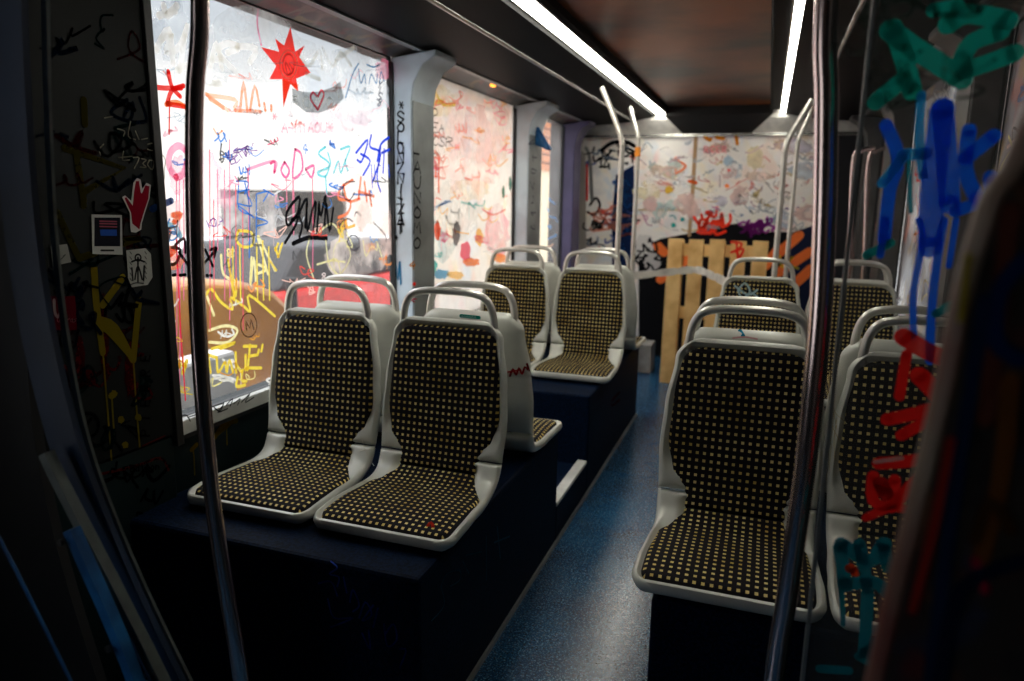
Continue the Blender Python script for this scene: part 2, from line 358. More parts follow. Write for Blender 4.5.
def side_wall(side):
    X = XL if side < 0 else XR; o = X + side * .12
    a, b = min(X, o), max(X, o)
    bm = NB()
    box(bm, a, b, YN, YB + .05, 0, ZW0 - .03)
    box(bm, a, b, YN, YB + .05, ZW1 + .005, 2.62)
    y0 = 1.75 if side < 0 else 2.55
    if side < 0:
        box(bm, a, b, YN, -.95, ZW0 - .03, ZW1 + .005); box(bm, a, b, .25, y0, ZW0 - .03, ZW1 + .005)
    else: box(bm, a, b, YN, y0, ZW0 - .03, ZW1 + .005)
    box(bm, a, b, 6.40, YB + .05, ZW0 - .03, ZW1 + .005)
    return obj('wall_left' if side < 0 else 'wall_right', bm, [M['teal']], **S)
wall_left = side_wall(-1); wall_right = side_wall(1)
bm = NB(); box(bm, -1.9, .92, YB, YB + .12, 0, 2.62)
mw, _ = multi('overpainted_white_end_wall', [(.88, .84, .80), (.90, .66, .54), (.60, .70, .82), (.90, .78, .52), (.88, .82, .84), (.66, .64, .68), (.92, .60, .58)], 3.2, .45, .5, .1)
wall_back = obj('wall_back', bm, mw, **S)
bm = NB(); box(bm, -1.9, .92, YN - .12, YN, 0, 2.62); obj('wall_front', bm, M['wall'], **S)

# ceiling: brown varnished centre panel, black side ducts, aluminium lips
bm = NB(); box(bm, CX - .47, CX + .47, YN, 6.85, 2.34, 2.38); obj('ceiling', bm, M['brown'], **S)
bm = NB(); box(bm, -1.95, .95, YN - .1, YB + .1, 2.62, 2.70); obj('ceiling', bm, M['dark'], **S)
def mirror(prof, side): return prof if side < 0 else [(2 * CX - x, z) for x, z in prof][::-1]
for side in (-1, 1):
    nm = 'left' if side < 0 else 'right'
    bm = NB()
    prof = [(-.93, 2.345), (-.925, 2.30), (-.935, 2.285), (-.94, 2.297), (-1.04, 2.297), (-1.05, 2.262), (-1.235, 2.222), (-1.245, 2.232), (-1.235, 2.30), (-.945, 2.39)]
    prism(bm, mirror(prof, side), YN, 6.9); obj('ceiling', bm, M['dark'], smooth=20, **S)
    bm = NB(); prism(bm, mirror([(-1.235, 2.300), (-1.24, 2.228), (-1.30, 2.215), (-1.615, 2.192), (-1.625, 2.20), (-1.60, 2.30)], side), YN, 6.9)
    obj('ceiling', bm, M['dark'], smooth=20, **S)
    # aluminium lips running the length of the car
    bm = NB(); tube(bm, [(p[0], y, p[1]) for y in (YN + .01, 6.9) for p in [mirror([(-1.242, 2.222)], side)[0]]], .012, 10)
    obj('trim_%d' % (1 if side < 0 else 2), bm, M['silvertrim'], smooth=60, **S)
    # curved panel between window head and duct
    bm = NB(); prism(bm, mirror([(-1.615, 2.197), (-1.66, 2.192), (-1.71, 2.183), (-1.755, 2.168), (-1.785, 2.160), (-1.80, 2.30), (-1.60, 2.30)], side), YN, 6.9)
    up_m, _ = multi('sprayed_upper_panel_' + nm, [(.035, .03, .026), (.16, .025, .02), (.18, .14, .04), (.02, .05, .06), (.16, .12, .10)], 5, .4, .8, .08)
    obj('ceiling', bm, up_m, smooth=30, **S)
    bm = NB(); prism(bm, mirror([(-1.612, 2.198), (-1.606, 2.185), (-1.64, 2.183), (-1.645, 2.196)], side), YN + .01, 6.89)
    obj('trim_%d' % (3 if side < 0 else 4), bm, M['trimd'], **S)

# bulkhead closing the ceiling void at the far end
bm = NB(); prism(bm, [(6.87, 2.30), (6.87, 2.235), (6.996, 2.112), (6.996, 2.30)], -1.78, .80, 'X'); obj('ceiling', bm, M['whitep'], **S)
bm = NB(); v = [bm.verts.new(c) for c in ((-.955, 6.84, 2.38), (-.03, 6.84, 2.38), (-.03, 6.84, 2.262), (-.955, 6.84, 2.262), (-.20, 6.985, 2.114), (-.80, 6.985, 2.114), (-.20, 6.985, 2.38), (-.80, 6.985, 2.38))]
for f in ((0, 1, 2, 3), (3, 2, 4, 5), (1, 6, 4, 2), (0, 3, 5, 7), (0, 7, 6, 1), (5, 4, 6, 7)): bm.faces.new([v[k] for k in f])
obj('ceiling', bm, M['black'], **S)
bm = NB(); box(bm, -1.77, .79, 6.97, 6.998, 2.09, 2.115); obj('trim_5', bm, M['silvertrim'], **S)

# pillars: window posts that follow the wall up and bend in under the duct
def pillar(side, y0, y1, m, mt, nm):
    X = XL + .004 if side < 0 else XR - .004
    pr = [(XL + .002, .78), (XL + .11, .78), (XL + .11, 1.95), (XL + .125, 2.04), (XL + .17, 2.12), (XL + .24, 2.162), (XL + .24, 2.19), (XL + .002, 2.16)]
    if side > 0: pr = [(XR - (x - XL), z) for x, z in pr][::-1]
    bm = NB(); prism(bm, pr, y0, y1)
    lo = obj(nm, bm, m, smooth=35, bevel=.006, **S)
    bm = NB(); xx = (XL + .111, XL + .114) if side < 0 else (XR - .114, XR - .111)
    box(bm, *xx, y0 + .01, y1 - .01, .80, 1.96); obj('facing', bm, mt, lo)  # added plate; on left posts its duller grey paints in the backlit shade
    for yy in (y0 - .012, y1 + .001):
        bm = NB(); box(bm, *( (XL + .002, XL + .014) if side < 0 else (XR - .014, XR - .002)), yy, yy + .011, .79, 2.14); obj('gasket', bm, M['black'], lo)
    return lo
pillars = []
for i, (y0, y1) in enumerate(PIL):
    pillars.append(pillar(-1, y0, y1, M['purple'] if i == 2 else M['trim'], M['trimd'] if i < 2 else M['purple'], 'trim_%d' % (6 + i)))
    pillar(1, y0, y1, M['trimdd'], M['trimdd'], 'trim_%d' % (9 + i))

# windows: pane, gasket and paint of each
g1 = glass('scratched_glass_front', [(.90, .89, .87), (.80, .84, .88), (.92, .80, .80)], .028, 2)
g2 = glass('frosted_glass_middle', [(.95, .90, .82), (.96, .74, .66), (.95, .84, .62), (.84, .88, .90), (.97, .80, .74)], .62, 3.2)
g3 = glass('clear_glass_far', [(.9, .88, .86)], .14)
g4 = glass('sprayed_glass_right', [(.34, .31, .31), (.55, .22, .16), (.50, .34, .14), (.25, .27, .30)], .70, 3)
wins = {}
def window(n, side, y0, y1, gm):
    w = empty('window_%d' % n, (0, (y0 + y1) / 2, ZW0), **S)
    X = XL - .012 if side < 0 else XR + .006
    bm = NB(); box(bm, X, X + .006, y0, y1, ZW0 - .02, ZW1); p = obj('pane', bm, gm); p.parent = w; p.matrix_parent_inverse = Matrix.Translation(-w.location)
    bm = NB(); g = .014; xa, xb = X - .004, X + .014
    box(bm, xa, xb, y0, y0 + g, ZW0 - .02, ZW1); box(bm, xa, xb, y1 - g, y1, ZW0 - .02, ZW1)
    box(bm, xa, xb, y0, y1, ZW1 - g * .6, ZW1); box(bm, xa, xb, y0, y1, ZW0 - .02, ZW0 - .02 + g)
    q = obj('gasket', bm, M['black'], w); q.matrix_parent_inverse = Matrix.Translation(-w.location)
    wins[n] = w; return w
window(1, -1, 1.75, 3.25, g1); window(2, -1, 3.50, 5.08, g2); window(3, -1, 5.40, 6.38, g3)
window(4, 1, 2.55, 3.25, g4); window(5, 1, 3.50, 5.08, g4); window(6, 1, 5.40, 6.38, g4)

window(7, -1, -.95, .25, g3)
# sills under the windows
for k, (side, y0, y1) in enumerate(((-1, 1.72, 6.40), (1, 2.5, 6.40))):
    xa, xb = (XL - .01, XL + .03) if side < 0 else (XR - .03, XR + .01)
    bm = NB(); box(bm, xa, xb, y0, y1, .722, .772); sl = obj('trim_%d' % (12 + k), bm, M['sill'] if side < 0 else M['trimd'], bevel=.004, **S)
    if side < 0: sill = sl
    bm = NB(); box(bm, *( (XL + .001, XL + .018) if side < 0 else (XR - .018, XR - .001)), y0, y1, .704, .721); obj('trim_%d' % (14 + k), bm, M['black'], **S)
# dark full-height panel between the entrance and the front window, with black edge
bm = NB(); box(bm, XL, XL + .035, .55, 1.72, .74, 2.16); panel_left = obj('wall_left', bm, M['wall'], bevel=.006, **S)
bm = NB(); box(bm, XL + .001, XL + .045, 1.72, 1.75, .70, 2.16); obj('trim_16', bm, M['black'], bevel=.003, **S)
bm = NB(); box(bm, XL, XL + .028, .40, 1.72, .05, .735); panel_low = obj('wall_left', bm, M['teal'], bevel=.004, **S)

# raised plinths that carry the seats, and the low step between them
def plinth(n, x0, x1, y0, y1, z, m=None, **k):
    bm = NB(); box(bm, x0, x1, y0, y1, .001, z); return obj('floor', bm, m or M['plinth'], bevel=.012, **S)
P1 = plinth(1, XL + .002, -.78, 1.53, 2.87, .528)
P2 = plinth(2, XL + .002, -.78, 3.44, 4.95, .528)
PS = plinth(3, XL + .002, -.80, 2.875, 3.435, .165)
bm = NB(); box(bm, -.83, -.78, 2.875, 3.435, .166, .186); obj('trim_17', bm, M['sill'], bevel=.004, **S)
bm = NB(); box(bm, -.80, -.781, 2.875, 3.435, .002, .165); obj('trim_18', bm, M['plinth'], **S)
P3 = plinth(4, -.20, XR - .002, 1.66, 2.90, .528)
P4 = plinth(5, -.20, XR - .002, 3.44, 4.95, .528)
PS2 = plinth(6, -.20, XR - .002, 2.905, 3.435, .165)
# worn bright edge strip where the plinths meet the aisle floor
for k, x in enumerate((-.778, -.212)):
    bm = NB(); box(bm, x, x + .010, 1.56 if k == 0 else 1.70, 4.93, .001, .018); obj('baseboard_%s' % ('left' if k == 0 else 'right'), bm, M['trimd'], **S)

# ceiling light strips
for k, x in enumerate((-.99, .088)):
    t = thing('light_strip', ('long glowing light strip along the left side of the ceiling', 'long glowing light strip along the right side of the ceiling')[k], 'light strip', (x, 4.15, 2.297 if k == 0 else 2.288), 'light strips along the ceiling')
    bm = NB(); hw = .042 if k == 0 else .055
    prism(bm, [(-hw, -.012), (-hw * .8, -.022), (hw * .8, -.022), (hw, -.012), (hw, 0), (-hw, 0)], -2.70, 2.70)
    obj('diffuser', bm, M['strip'], t, smooth=30)
    bm = NB(); box(bm, -hw - .008, -hw, -2.70, 2.70, -.018, .002); box(bm, hw, hw + .008, -2.70, 2.70, -.018, .002)
    obj('rim', bm, M['silvertrim'], t)

# ================================================================== SEATS
PATH = smooth_path([(0, 0, .032), (0, .05, .038), (0, .12, .043), (0, .2, .042), (0, .28, .039), (0, .34, .042), (0, .39, .060), (0, .42, .10),
                    (0, .438, .16), (0, .452, .24), (0, .465, .33), (0, .478, .43), (0, .489, .52), (0, .496, .575)], 8)
ARC = [0]
for a, b in zip(PATH, PATH[1:]): ARC.append(ARC[-1] + (b - a).length)
LEN = ARC[-1]
def at(s):
    s = min(max(s, 0), LEN)
    for i in range(len(ARC) - 1):
        if s <= ARC[i + 1]:
            t = (s - ARC[i]) / (ARC[i + 1] - ARC[i]); p = PATH[i].lerp(PATH[i + 1], t)
            a = PATH[max(i - 1, 0)]; b = PATH[min(i + 2, len(PATH) - 1)]; T = (b - a).normalized(); break
    return p, Vector((0, -T.z, T.y))
def lerpt(tab, s):
    if s <= tab[0][0]: return tab[0][1]
    for (a, va), (b, vb) in zip(tab, tab[1:]):
        if s <= b:
            t = (s - a) / (b - a); t = t * t * (3 - 2 * t); return va + (vb - va) * t
    return tab[-1][1]
SEAM = [s for s, p in zip(ARC, PATH) if p.z > .115 and p.y > .4][0]
CREASE = SEAM - .045
W_SH = [(0, .230), (.12, .232), (.24, .226), (.36, .218), (.46, .222), (.60, .229), (.72, .222), (.86, .201), (LEN, .186)]
W_CU = [(0, .210), (.16, .211), (.29, .202), (.355, .172), (.41, .140), (.46, .141), (.535, .188), (.62, .203), (.76, .197), (.92, .176), (LEN, .166)]
def pad(s0, s1, W, top, back, ns, nt, r0, r1, n0, uvs=True):
    bm = NB(); uvl = bm.loops.layers.uv.new('UVMap'); T = []; B = []; uvof = {}
    for i in range(ns + 1):
        f = .5 - .5 * math.cos(math.pi * i / ns); f = .55 * f + .45 * i / ns; s = s0 + (s1 - s0) * f
        w = lerpt(W, s)
        for d_, r in ((s - s0, r0), (s1 - s, r1)):
            if r > 0 and d_ < r: q = 1 - d_ / r; w -= r * (1 - math.sqrt(max(0, 1 - q * q)))
        p, n = at(s); ra = []; rb = []
        for j in range(nt + 1):
            t = -math.cos(math.pi * j / nt); t = .6 * t + .4 * (2 * j / nt - 1)
            d = min((1 - abs(t)) * w, s - s0, s1 - s); x = t * w
            for L, fn in ((ra, top), (rb, back)):
                v = bm.verts.new(Vector((x, p.y, p.z)) + n * (n0 + fn(s, d, x, w))); uvof[v] = (x + .5, s); L.append(v)
        T.append(ra); B.append(rb)
    for G, fl in ((T, 0), (B, 1)):
        for i in range(ns):
            for j in range(nt):
                q = [G[i][j], G[i][j + 1], G[i + 1][j + 1], G[i + 1][j]]
                f = bm.faces.new(q[::-1] if fl else q)
                for l in f.loops: l[uvl].uv = uvof[l.vert]
    bmesh.ops.remove_doubles(bm, verts=bm.verts, dist=.00002)
    return bm
def rnd(d, r): q = 1 - min(d / r, 1); return math.sqrt(max(0, 1 - q * q))
def sm(x, a, b): t = min(max((x - a) / (b - a), 0), 1); return t * t * (3 - 2 * t)
def sh_top(s, d, x, w):
    ear = sm(abs(x), .132, .158) * (sm(s, .30, .37) - sm(s, SEAM + .03, SEAM + .13))
    return .016 * rnd(d, .012) - .017 * sm(d, .014, .030) * (1 - .95 * ear) + .004 * ear * sm(d, .005, .03)
def sh_back(s, d, x, w):
    return -.022 * rnd(d, .022) - (.026 * sm(s, SEAM, SEAM + .12)) * (1 - (x / w) ** 4) * rnd(d, .10)
def cu_top(s, d, x, w): return .017 * rnd(d, .018) + .004 * (1 - (x / w) ** 2) * min(1, d / .05)
def cu_back(s, d, x, w): return -.006 * rnd(d, .004)
def make_seat(label):
    t = thing('tram_seat', label, 'seat')
    obj('seat_shell', pad(0, SEAM - .0012, W_SH, sh_top, sh_back, 34, 34, .055, 0, -.006), M['shell'], t, smooth=50)
    obj('backrest_shell', pad(SEAM + .0012, LEN, W_SH, sh_top, sh_back, 38, 34, 0, .060, -.006), M['shell'], t, smooth=50)
    obj('seat_cushion', pad(.020, CREASE, W_CU, cu_top, cu_back, 34, 32, .045, .004, -.004), M['fabric'], t, smooth=60)
    obj('backrest_cushion', pad(CREASE - .002, LEN - .026, W_CU, cu_top, cu_back, 36, 32, .004, .060, -.004), M['fabric'], t, smooth=60)
    bm = NB(); h = [(-.166, .500, .530), (-.163, .500, .580), (-.152, .499, .622), (-.130, .498, .650), (-.092, .497, .662), (-.04, .496, .666)]
    tube(bm, h + [(-x, y, z) for x, y, z in h[::-1]], .0125, 14, smooth=4); obj('grab_handle', bm, M['steel'], t, smooth=60)
    bm = NB(); box(bm, -.15, .15, .06, .36, -.004, .018); obj('mounting_plate', bm, M['black'], t)
    return t
SEATS = {}
def put_seat(key, x, y, away, label):
    if not SEATS: s = make_seat(label)
    else:
        src = list(SEATS.values())[0]; s = src.copy(); COL.objects.link(s); s['label'] = label
        for c in base_kids:
            d = c.copy(); COL.objects.link(d); d.parent = s
    s['group'] = 'dotted fabric tram seats'
    s.location = (x, y, .533); s.rotation_euler = (0, 0, math.pi if away else 0); SEATS[key] = s
    return s
first = put_seat('L1', -1.446, 1.649, 0, 'dotted fabric seat beside the front left window, facing the camera')
base_kids = list(first.children)
put_seat('L2', -.977, 1.649, 0, 'dotted fabric seat with a green sticker on its top edge, front left row')
put_seat('L5', -1.446, 2.85, 1, 'seat turned away behind the front left window seat, only pale back and handle showing')
put_seat('L6', -.977, 2.85, 1, 'seat turned away with red scrawl on its grey back, directly behind the green-stickered seat')
put_seat('L3', -1.425, 3.648, 0, 'dotted fabric seat beside the left middle window, second row, partly hidden')
put_seat('L4', -.955, 3.648, 0, 'dotted fabric seat on the aisle side of the raised second row at left')
put_seat('L7', -1.425, 4.93, 1, 'seat turned away behind the left middle window seat, far handle just showing')
put_seat('L8', -.955, 4.93, 1, 'seat turned away behind the second row left aisle seat, lip jutting out at the back')
put_seat('R1', -.027, 1.645, 0, 'dotted fabric seat on the right of the aisle behind the near steel pole')
put_seat('R2', .442, 1.645, 0, 'dotted fabric seat with stray threads behind the painted glass screen at the right')
put_seat('R5', -.027, 2.85, 1, 'seat turned away with a small blue mark on top, behind the near right aisle seat')
put_seat('R6', .442, 2.85, 1, 'seat turned away behind the seat with the stray threads, only its handle and edge showing')
put_seat('R3', -.011, 3.642, 0, 'dotted fabric seat with pale blue scrawl in front of the wooden pallet')
put_seat('R4', .458, 3.642, 0, 'dotted fabric seat far right beside the window, just right of the near steel pole')
put_seat('R8', .458, 4.75, 1, 'seat turned away at far right, its handle showing behind the seat by the window')

def seat_marks(key, name, fn, nrm, plane, **props):
    """marks on a seat, built in world space then parented to it"""
    mk = Marks(plane, nrm, base=0); fn(mk); s = SEATS[key]; o = mk.done(name, s, **props)
    bpy.context.view_layer.update(); o.matrix_parent_inverse = s.matrix_world.inverted()

# ================================================================== THINGS IN THE CAR
# near stanchions, slightly bowed
def stanchion(label, pts, r, group):
    base = Vector((pts[0].x, pts[0].y, 0)); t = thing('grab_pole', label, 'pole', base, group)
    bm = NB(); tube(bm, [p - base for p in pts], r, 20, smooth=5); obj('tube', bm, M['pole'], t, smooth=60)
    bm = NB(); p = pts[0] - base; tube(bm, [(p.x, p.y, .001), (p.x, p.y, .02)], r * 2.0, 24); obj('floor_flange', bm, M['steel'], t, smooth=40)
    return t
def polepts(px, Y, top):
    q = [onY(u, v, Y) for u, v in px]; q = q[::-1]                # bottom to top
    low = Vector((q[0].x + (q[0].x - q[1].x) * 1.2, Y, .005)); hi = Vector((q[-1].x + (q[-1].x - q[-2].x) * .5, Y, top))
    return [low] + q + [hi]
stanchion('tall bowed steel pole standing in front of the big graffiti window at left',
          polepts([(200, 0), (195, 90), (194, 170), (195.5, 255), (199, 340), (205, 425), (214, 511), (227, 596), (241, 681)], 1.15, 2.25), .0165, 'near floor-to-ceiling poles')
stanchion('tall bowed steel pole with pinkish shine in front of the near right seats',
          polepts([(827, 0), (826.5, 100), (825, 200), (821, 300), (814.5, 380), (806, 460), (799, 511), (787, 596), (774, 681)], 1.30, 2.255), .0185, 'near floor-to-ceiling poles')
# far stanchions that rise from behind a seat and lean out to the light strip
def far_pole(label, X, Yp, zk, xt, yt, zt, foot=.53):
    t = thing('grab_pole', label, 'pole', (X, Yp, foot), 'slim poles rising from the seats to the ceiling')
    bm = NB(); tube(bm, [(0, 0, 0), (0, 0, .6), (0, 0, zk - foot - .10), (0.0, 0, zk - foot - .03), ((xt - X) * .12, (yt - Yp) * .12, zk - foot + .04),
                         ((xt - X) * .55, (yt - Yp) * .55, zk - foot + (zt - zk) * .58), ((xt - X), (yt - Yp), zt - foot)], .016, 12, smooth=5)
    obj('tube', bm, M['steel'], t, smooth=60)
    bm = NB(); tube(bm, [(0, 0, -.001), (0, 0, .012)], .030, 16); obj('flange', bm, M['steel'], t, smooth=40)
    return t
POLES = []
def px_pole(label, foot_px, knee_px, top_px, Y, X=None, foot=.53):
    k = onY(*knee_px, Y); f = onY(*foot_px, Y); h = onZ(*top_px, 2.285); hx = onY(*top_px, Y + .1)
    POLES.append(far_pole(label, (k.x + f.x) / 2 if X is None else X, Y, k.z, hx.x, Y + .1, hx.z, foot))
px_pole('slim pole bending to the left light strip, nearer of two by the seats', (614, 247), (625, 140), (602, 88), 4.31, -.84)
px_pole('slim pole with an orange clip bending to the left light strip, left of the pallet', (633, 262), (638, 138), (630, 108), 5.60, -.97, foot=.001)
px_pole('slim pole right of the pallet, left one of a close pair', (784, 255), (783.5, 145), (812, 100), 4.40, .06)
px_pole('slim pole right of the pallet, right one of a close pair', (788, 255), (791, 142), (814, 108), 5.60, .155, foot=.001)
zc = onY(638, 152, 5.60).z
bm = NB(); tube(bm, [(0, 0, zc - .035), (0, 0, zc + .035)], .022, 12); obj('clip', bm, mat('orange_plastic', (.9, .3, .02)), POLES[1], smooth=60, label='orange clip')
# two looped rails beside the far right seat
for k, (u, lab) in enumerate(((853, 'thin hooked grab rail seen right of the near pole, left one of two'), (868, 'thin hooked grab rail at the right wall, right one of two'))):
    Y = 5.3; a = onY(u - 4, 262, Y); b = onY(u, 165, Y); d = onY(u + 8, 151, Y); e_ = onY(u + 22, 148, Y)
    t = thing('grab_rail', lab, 'rail', (a.x, Y, .0), 'hooked grab rails at the right wall')
    bm = NB(); tube(bm, [(0, 0, .002), (0, 0, .6), (0, 0, a.z), (b.x - a.x, 0, b.z), (d.x - a.x, 0, d.z), (min(e_.x, .68) - a.x, 0, e_.z)], .015, 12, smooth=5)
    obj('tube', bm, M['pole'], t, smooth=60)

# wooden pallet leaning on the end wall
def pallet():
    tl, tr_, bl = onY(668, 238, 5.98), onY(769, 240, 5.98), onY(658, 380, 5.98)
    w = tr_.x - tl.x; x0 = tl.x; h = tl.z
    t = thing('wooden_pallet', 'raw pine pallet standing upright on end against the far wall', 'pallet', (x0 + w / 2, 5.95, .0))
    t.rotation_euler = (math.radians(-3.0), 0, 0)
    n = 5; pw = .118; gap = (w - n * pw) / (n - 1)
    for i in range(n):
        x = -w / 2 + i * (pw + gap); bm = NB(); box(bm, x, x + pw, 0, .020, .003, h + R.uniform(-.006, .006)); obj('plank', bm, M['wood'], t, bevel=.003)
    for z in (.04, h / 2 - .05, h - .14):
        bm = NB(); box(bm, -w / 2 + .002, w / 2 - .002, .021, .041, z, z + .10); obj('cross_board', bm, M['wood'], t, bevel=.003)
        for x in (-w / 2 + .004, -.06, w / 2 - .124):
            bm = NB(); box(bm, x, x + .12, .042, .115, z + .005, z + .095); obj('block', bm, M['wood'], t, bevel=.003)
    for i in (0, 2, 4):
        x = -w / 2 + i * (pw + gap); bm = NB(); box(bm, x, x + pw, .116, .136, .003, h - .01); obj('plank', bm, M['wood'], t, bevel=.003)
    mk = Marks(lambda u, v: onY(u, v, 5.945), (0, -1, 0), base=.012)
    c = crop(620, 90, 2.96)
    for pts in (c((330, 450), (360, 455), (345, 480)), c((345, 450), (350, 500)), c((330, 480), (365, 470), (355, 495))): mk.stroke(pts, 2.5, RED)
    o = mk.done('paint_mark', t); bpy.context.view_layer.update(); o.matrix_parent_inverse = t.matrix_world.inverted()
pallet()
# barrier tape sagging from the pole to the seat handle
a = Vector((-.96, 5.58, onY(637, 276, 5.58).z)); b_ = onY(670, 272, 5.80); c_ = onY(697, 270, 5.84); d_ = onY(713, 276, 5.2); e_ = onY(728, 283, 4.16)
bm = NB(); pp = smooth_path([a, b_, c_, d_, e_], 8); L = []
for i, p in enumerate(pp):
    hgt = .030 if i % 5 else .022; L.append([bm.verts.new(p + Vector((0, dy, dz))) for dy, dz in ((-.002, -hgt), (-.002, hgt), (.002, hgt), (.002, -hgt))])
for q, r_ in zip(L, L[1:]):
    for k in range(4): bm.faces.new((q[k], q[(k + 1) % 4], r_[(k + 1) % 4], r_[k]))
bm.faces.new(L[0]); bm.faces.new(L[-1])
o = obj('barrier_tape', bm, M['tape']); o['label'] = 'twisted white tape stretched across in front of the pallet'; o['category'] = 'tape'
# low grey box beside the pallet
bm = NB(); p = onY(640, 352, 6.3); q = onY(655, 378, 6.3)
box(bm, -.12, .08, -.12, .12, 0, .26); o = obj('storage_box', bm, M['grey'], bevel=.01); o.location = (p.x + .03, 6.35, .001)
o['label'] = 'low grey box on the floor to the left of the pallet'; o['category'] = 'box'
# amber lamps on the curved panel, dark wedge bracket at the far window
for k, (u, v, lab) in enumerate(((493, 86, 'small amber lamp above the middle left window'), (553, 105, 'small amber lamp above the far left window'))):
    p = onX(u, v, -1.66 if k == 0 else -1.60); bm = NB(); bmesh.ops.create_uvsphere(bm, u_segments=16, v_segments=8, radius=.03)
    for v_ in bm.verts: v_.co.z *= .35; v_.co.x *= .6
    p.z = 2.185; o = obj('marker_lamp', bm, M['amber'], smooth=60); o.location = p; o['label'] = lab; o['category'] = 'lamp'; o['group'] = 'amber lamps above the left windows'
p = onX(540, 142, -1.665); bm = NB(); prism(bm, [(0, .09), (.015, .10), (.12, -.06), (.10, -.07), (0, -.03)], -.02, .02, 'Y')
o = obj('wedge_bracket', bm, M['blue'], bevel=.004); o.location = (-1.665, 5.24, p.z); o['label'] = 'dark teal wedge bracket sticking out of the second left pillar'; o['category'] = 'bracket'

# entrance jamb at near left: bent posts and a bolted blue strip
def bar(bm, px, Y, w, d, ):
    """bar following photo points at distance Y: width w along x, depth d along y"""
    pts = smooth_path([onY(u, v, Y) for u, v in px], 5); L = []
    for i, p in enumerate(pts):
        t = (pts[min(i + 1, len(pts) - 1)] - pts[max(i - 1, 0)]).normalized(); s = Vector((0, 1, 0)).cross(t).normalized()
        if s.x < 0: s = -s
        L.append([bm.verts.new(p + q) for q in (s * 0, s * -w, s * -w + Vector((0, d, 0)), Vector((0, d, 0)))])
    for a, b in zip(L, L[1:]):
        for k in range(4): bm.faces.new((a[k], a[(k + 1) % 4], b[(k + 1) % 4], b[k]))
    bm.faces.new(L[0]); bm.faces.new(L[-1])
jt = thing('entrance_jamb', 'dark blue bent door jamb with bolted strip at the lower left', 'door jamb', (-1.05, .90, 0))
def jobj(name, bm, m, parent=None, **k):
    o = obj(name, bm, m, parent or jt, **k); bpy.context.view_layer.update(); o.matrix_parent_inverse = (parent or jt).matrix_world.inverted(); return o
bm = NB(); bar(bm, [(20, -40), (24, 80), (34, 220), (50, 330), (74, 430), (98, 500), (136, 590), (180, 681), (215, 750)], .90, .075, .012); jobj('post', bm, M['jamb'], smooth=30)
bm = NB(); bar(bm, [(46, -40), (48, 80), (54, 220), (66, 330), (84, 425), (108, 500), (146, 590), (190, 681), (225, 750)], .93, .012, .006); jobj('seal', bm, M['jambg'], smooth=30)
bm = NB(); bar(bm, [(44, 453), (60, 486), (92, 548), (128, 618), (164, 690), (190, 745)], .86, .018, .02); jobj('rail', bm, M['jambg'], smooth=30)
bm = NB(); bar(bm, [(70, 530), (90, 575), (112, 625), (134, 681), (155, 740)], .83, .020, .02); bs = jobj('blue_strip', bm, M['blue'], smooth=30)
for (u, v) in ((62, 542), (110, 648)):
    p = onY(u, v, .825); bm = NB(); tube(bm, [p, p + Vector((0, -.006, 0))], .006, 12); jobj('bolt', bm, M['black'], bs)
bm = NB(); tube(bm, [onY(-6, 528, .7), onY(30, 598, .7), onY(76, 692, .7), onY(100, 745, .7)], .0022, 8, smooth=4); jobj('edge_rod', bm, M['blue'], smooth=60)
bm = NB(); bar(bm, [(18, 100), (22, 260), (32, 420), (60, 560), (110, 720)], .97, .35, .02); jobj('door_leaf', bm, M['black'], smooth=30)

# glass draught screen at the right, sprayed on
YS = 1.20
gs = glass('draught_screen_glass', [(.20, .22, .21), (.12, .13, .12)], .05)
t = thing('glass_screen', 'clear draught screen at the right sprayed with teal, blue and red paint', 'screen', (.46, YS, 0))
def sobj(name, bm, m, **k):
    o = obj(name, bm, m, t, **k); bpy.context.view_layer.update(); o.matrix_parent_inverse = t.matrix_world.inverted(); return o
xs = onY(845, 300, YS).x
bm = NB(); box(bm, xs, XR - .005, YS, YS + .008, .25, 2.26); sobj('pane', bm, gs)
bm = NB(); box(bm, xs - .006, xs, YS - .002, YS + .010, .25, 2.26); sobj('edge', bm, M['trimd'])
bm = NB(); box(bm, xs, XR - .005, YS - .015, YS + .023, .002, .249); sobj('foot_panel', bm, M['dark'])
mk = Marks(lambda u, v: onY(u, v, YS), (0, -1, 0), base=.001)
TL = (.008, .40, .32); BL = (.008, .15, 1.0); BC = (.02, .35, .80); RD = (.80, .015, .012); TC = (.006, .15, .20)
cr = crop(810, 0, 2.836); cq = crop(820, 220, 2.838); cw = crop(820, 440, 2.824)
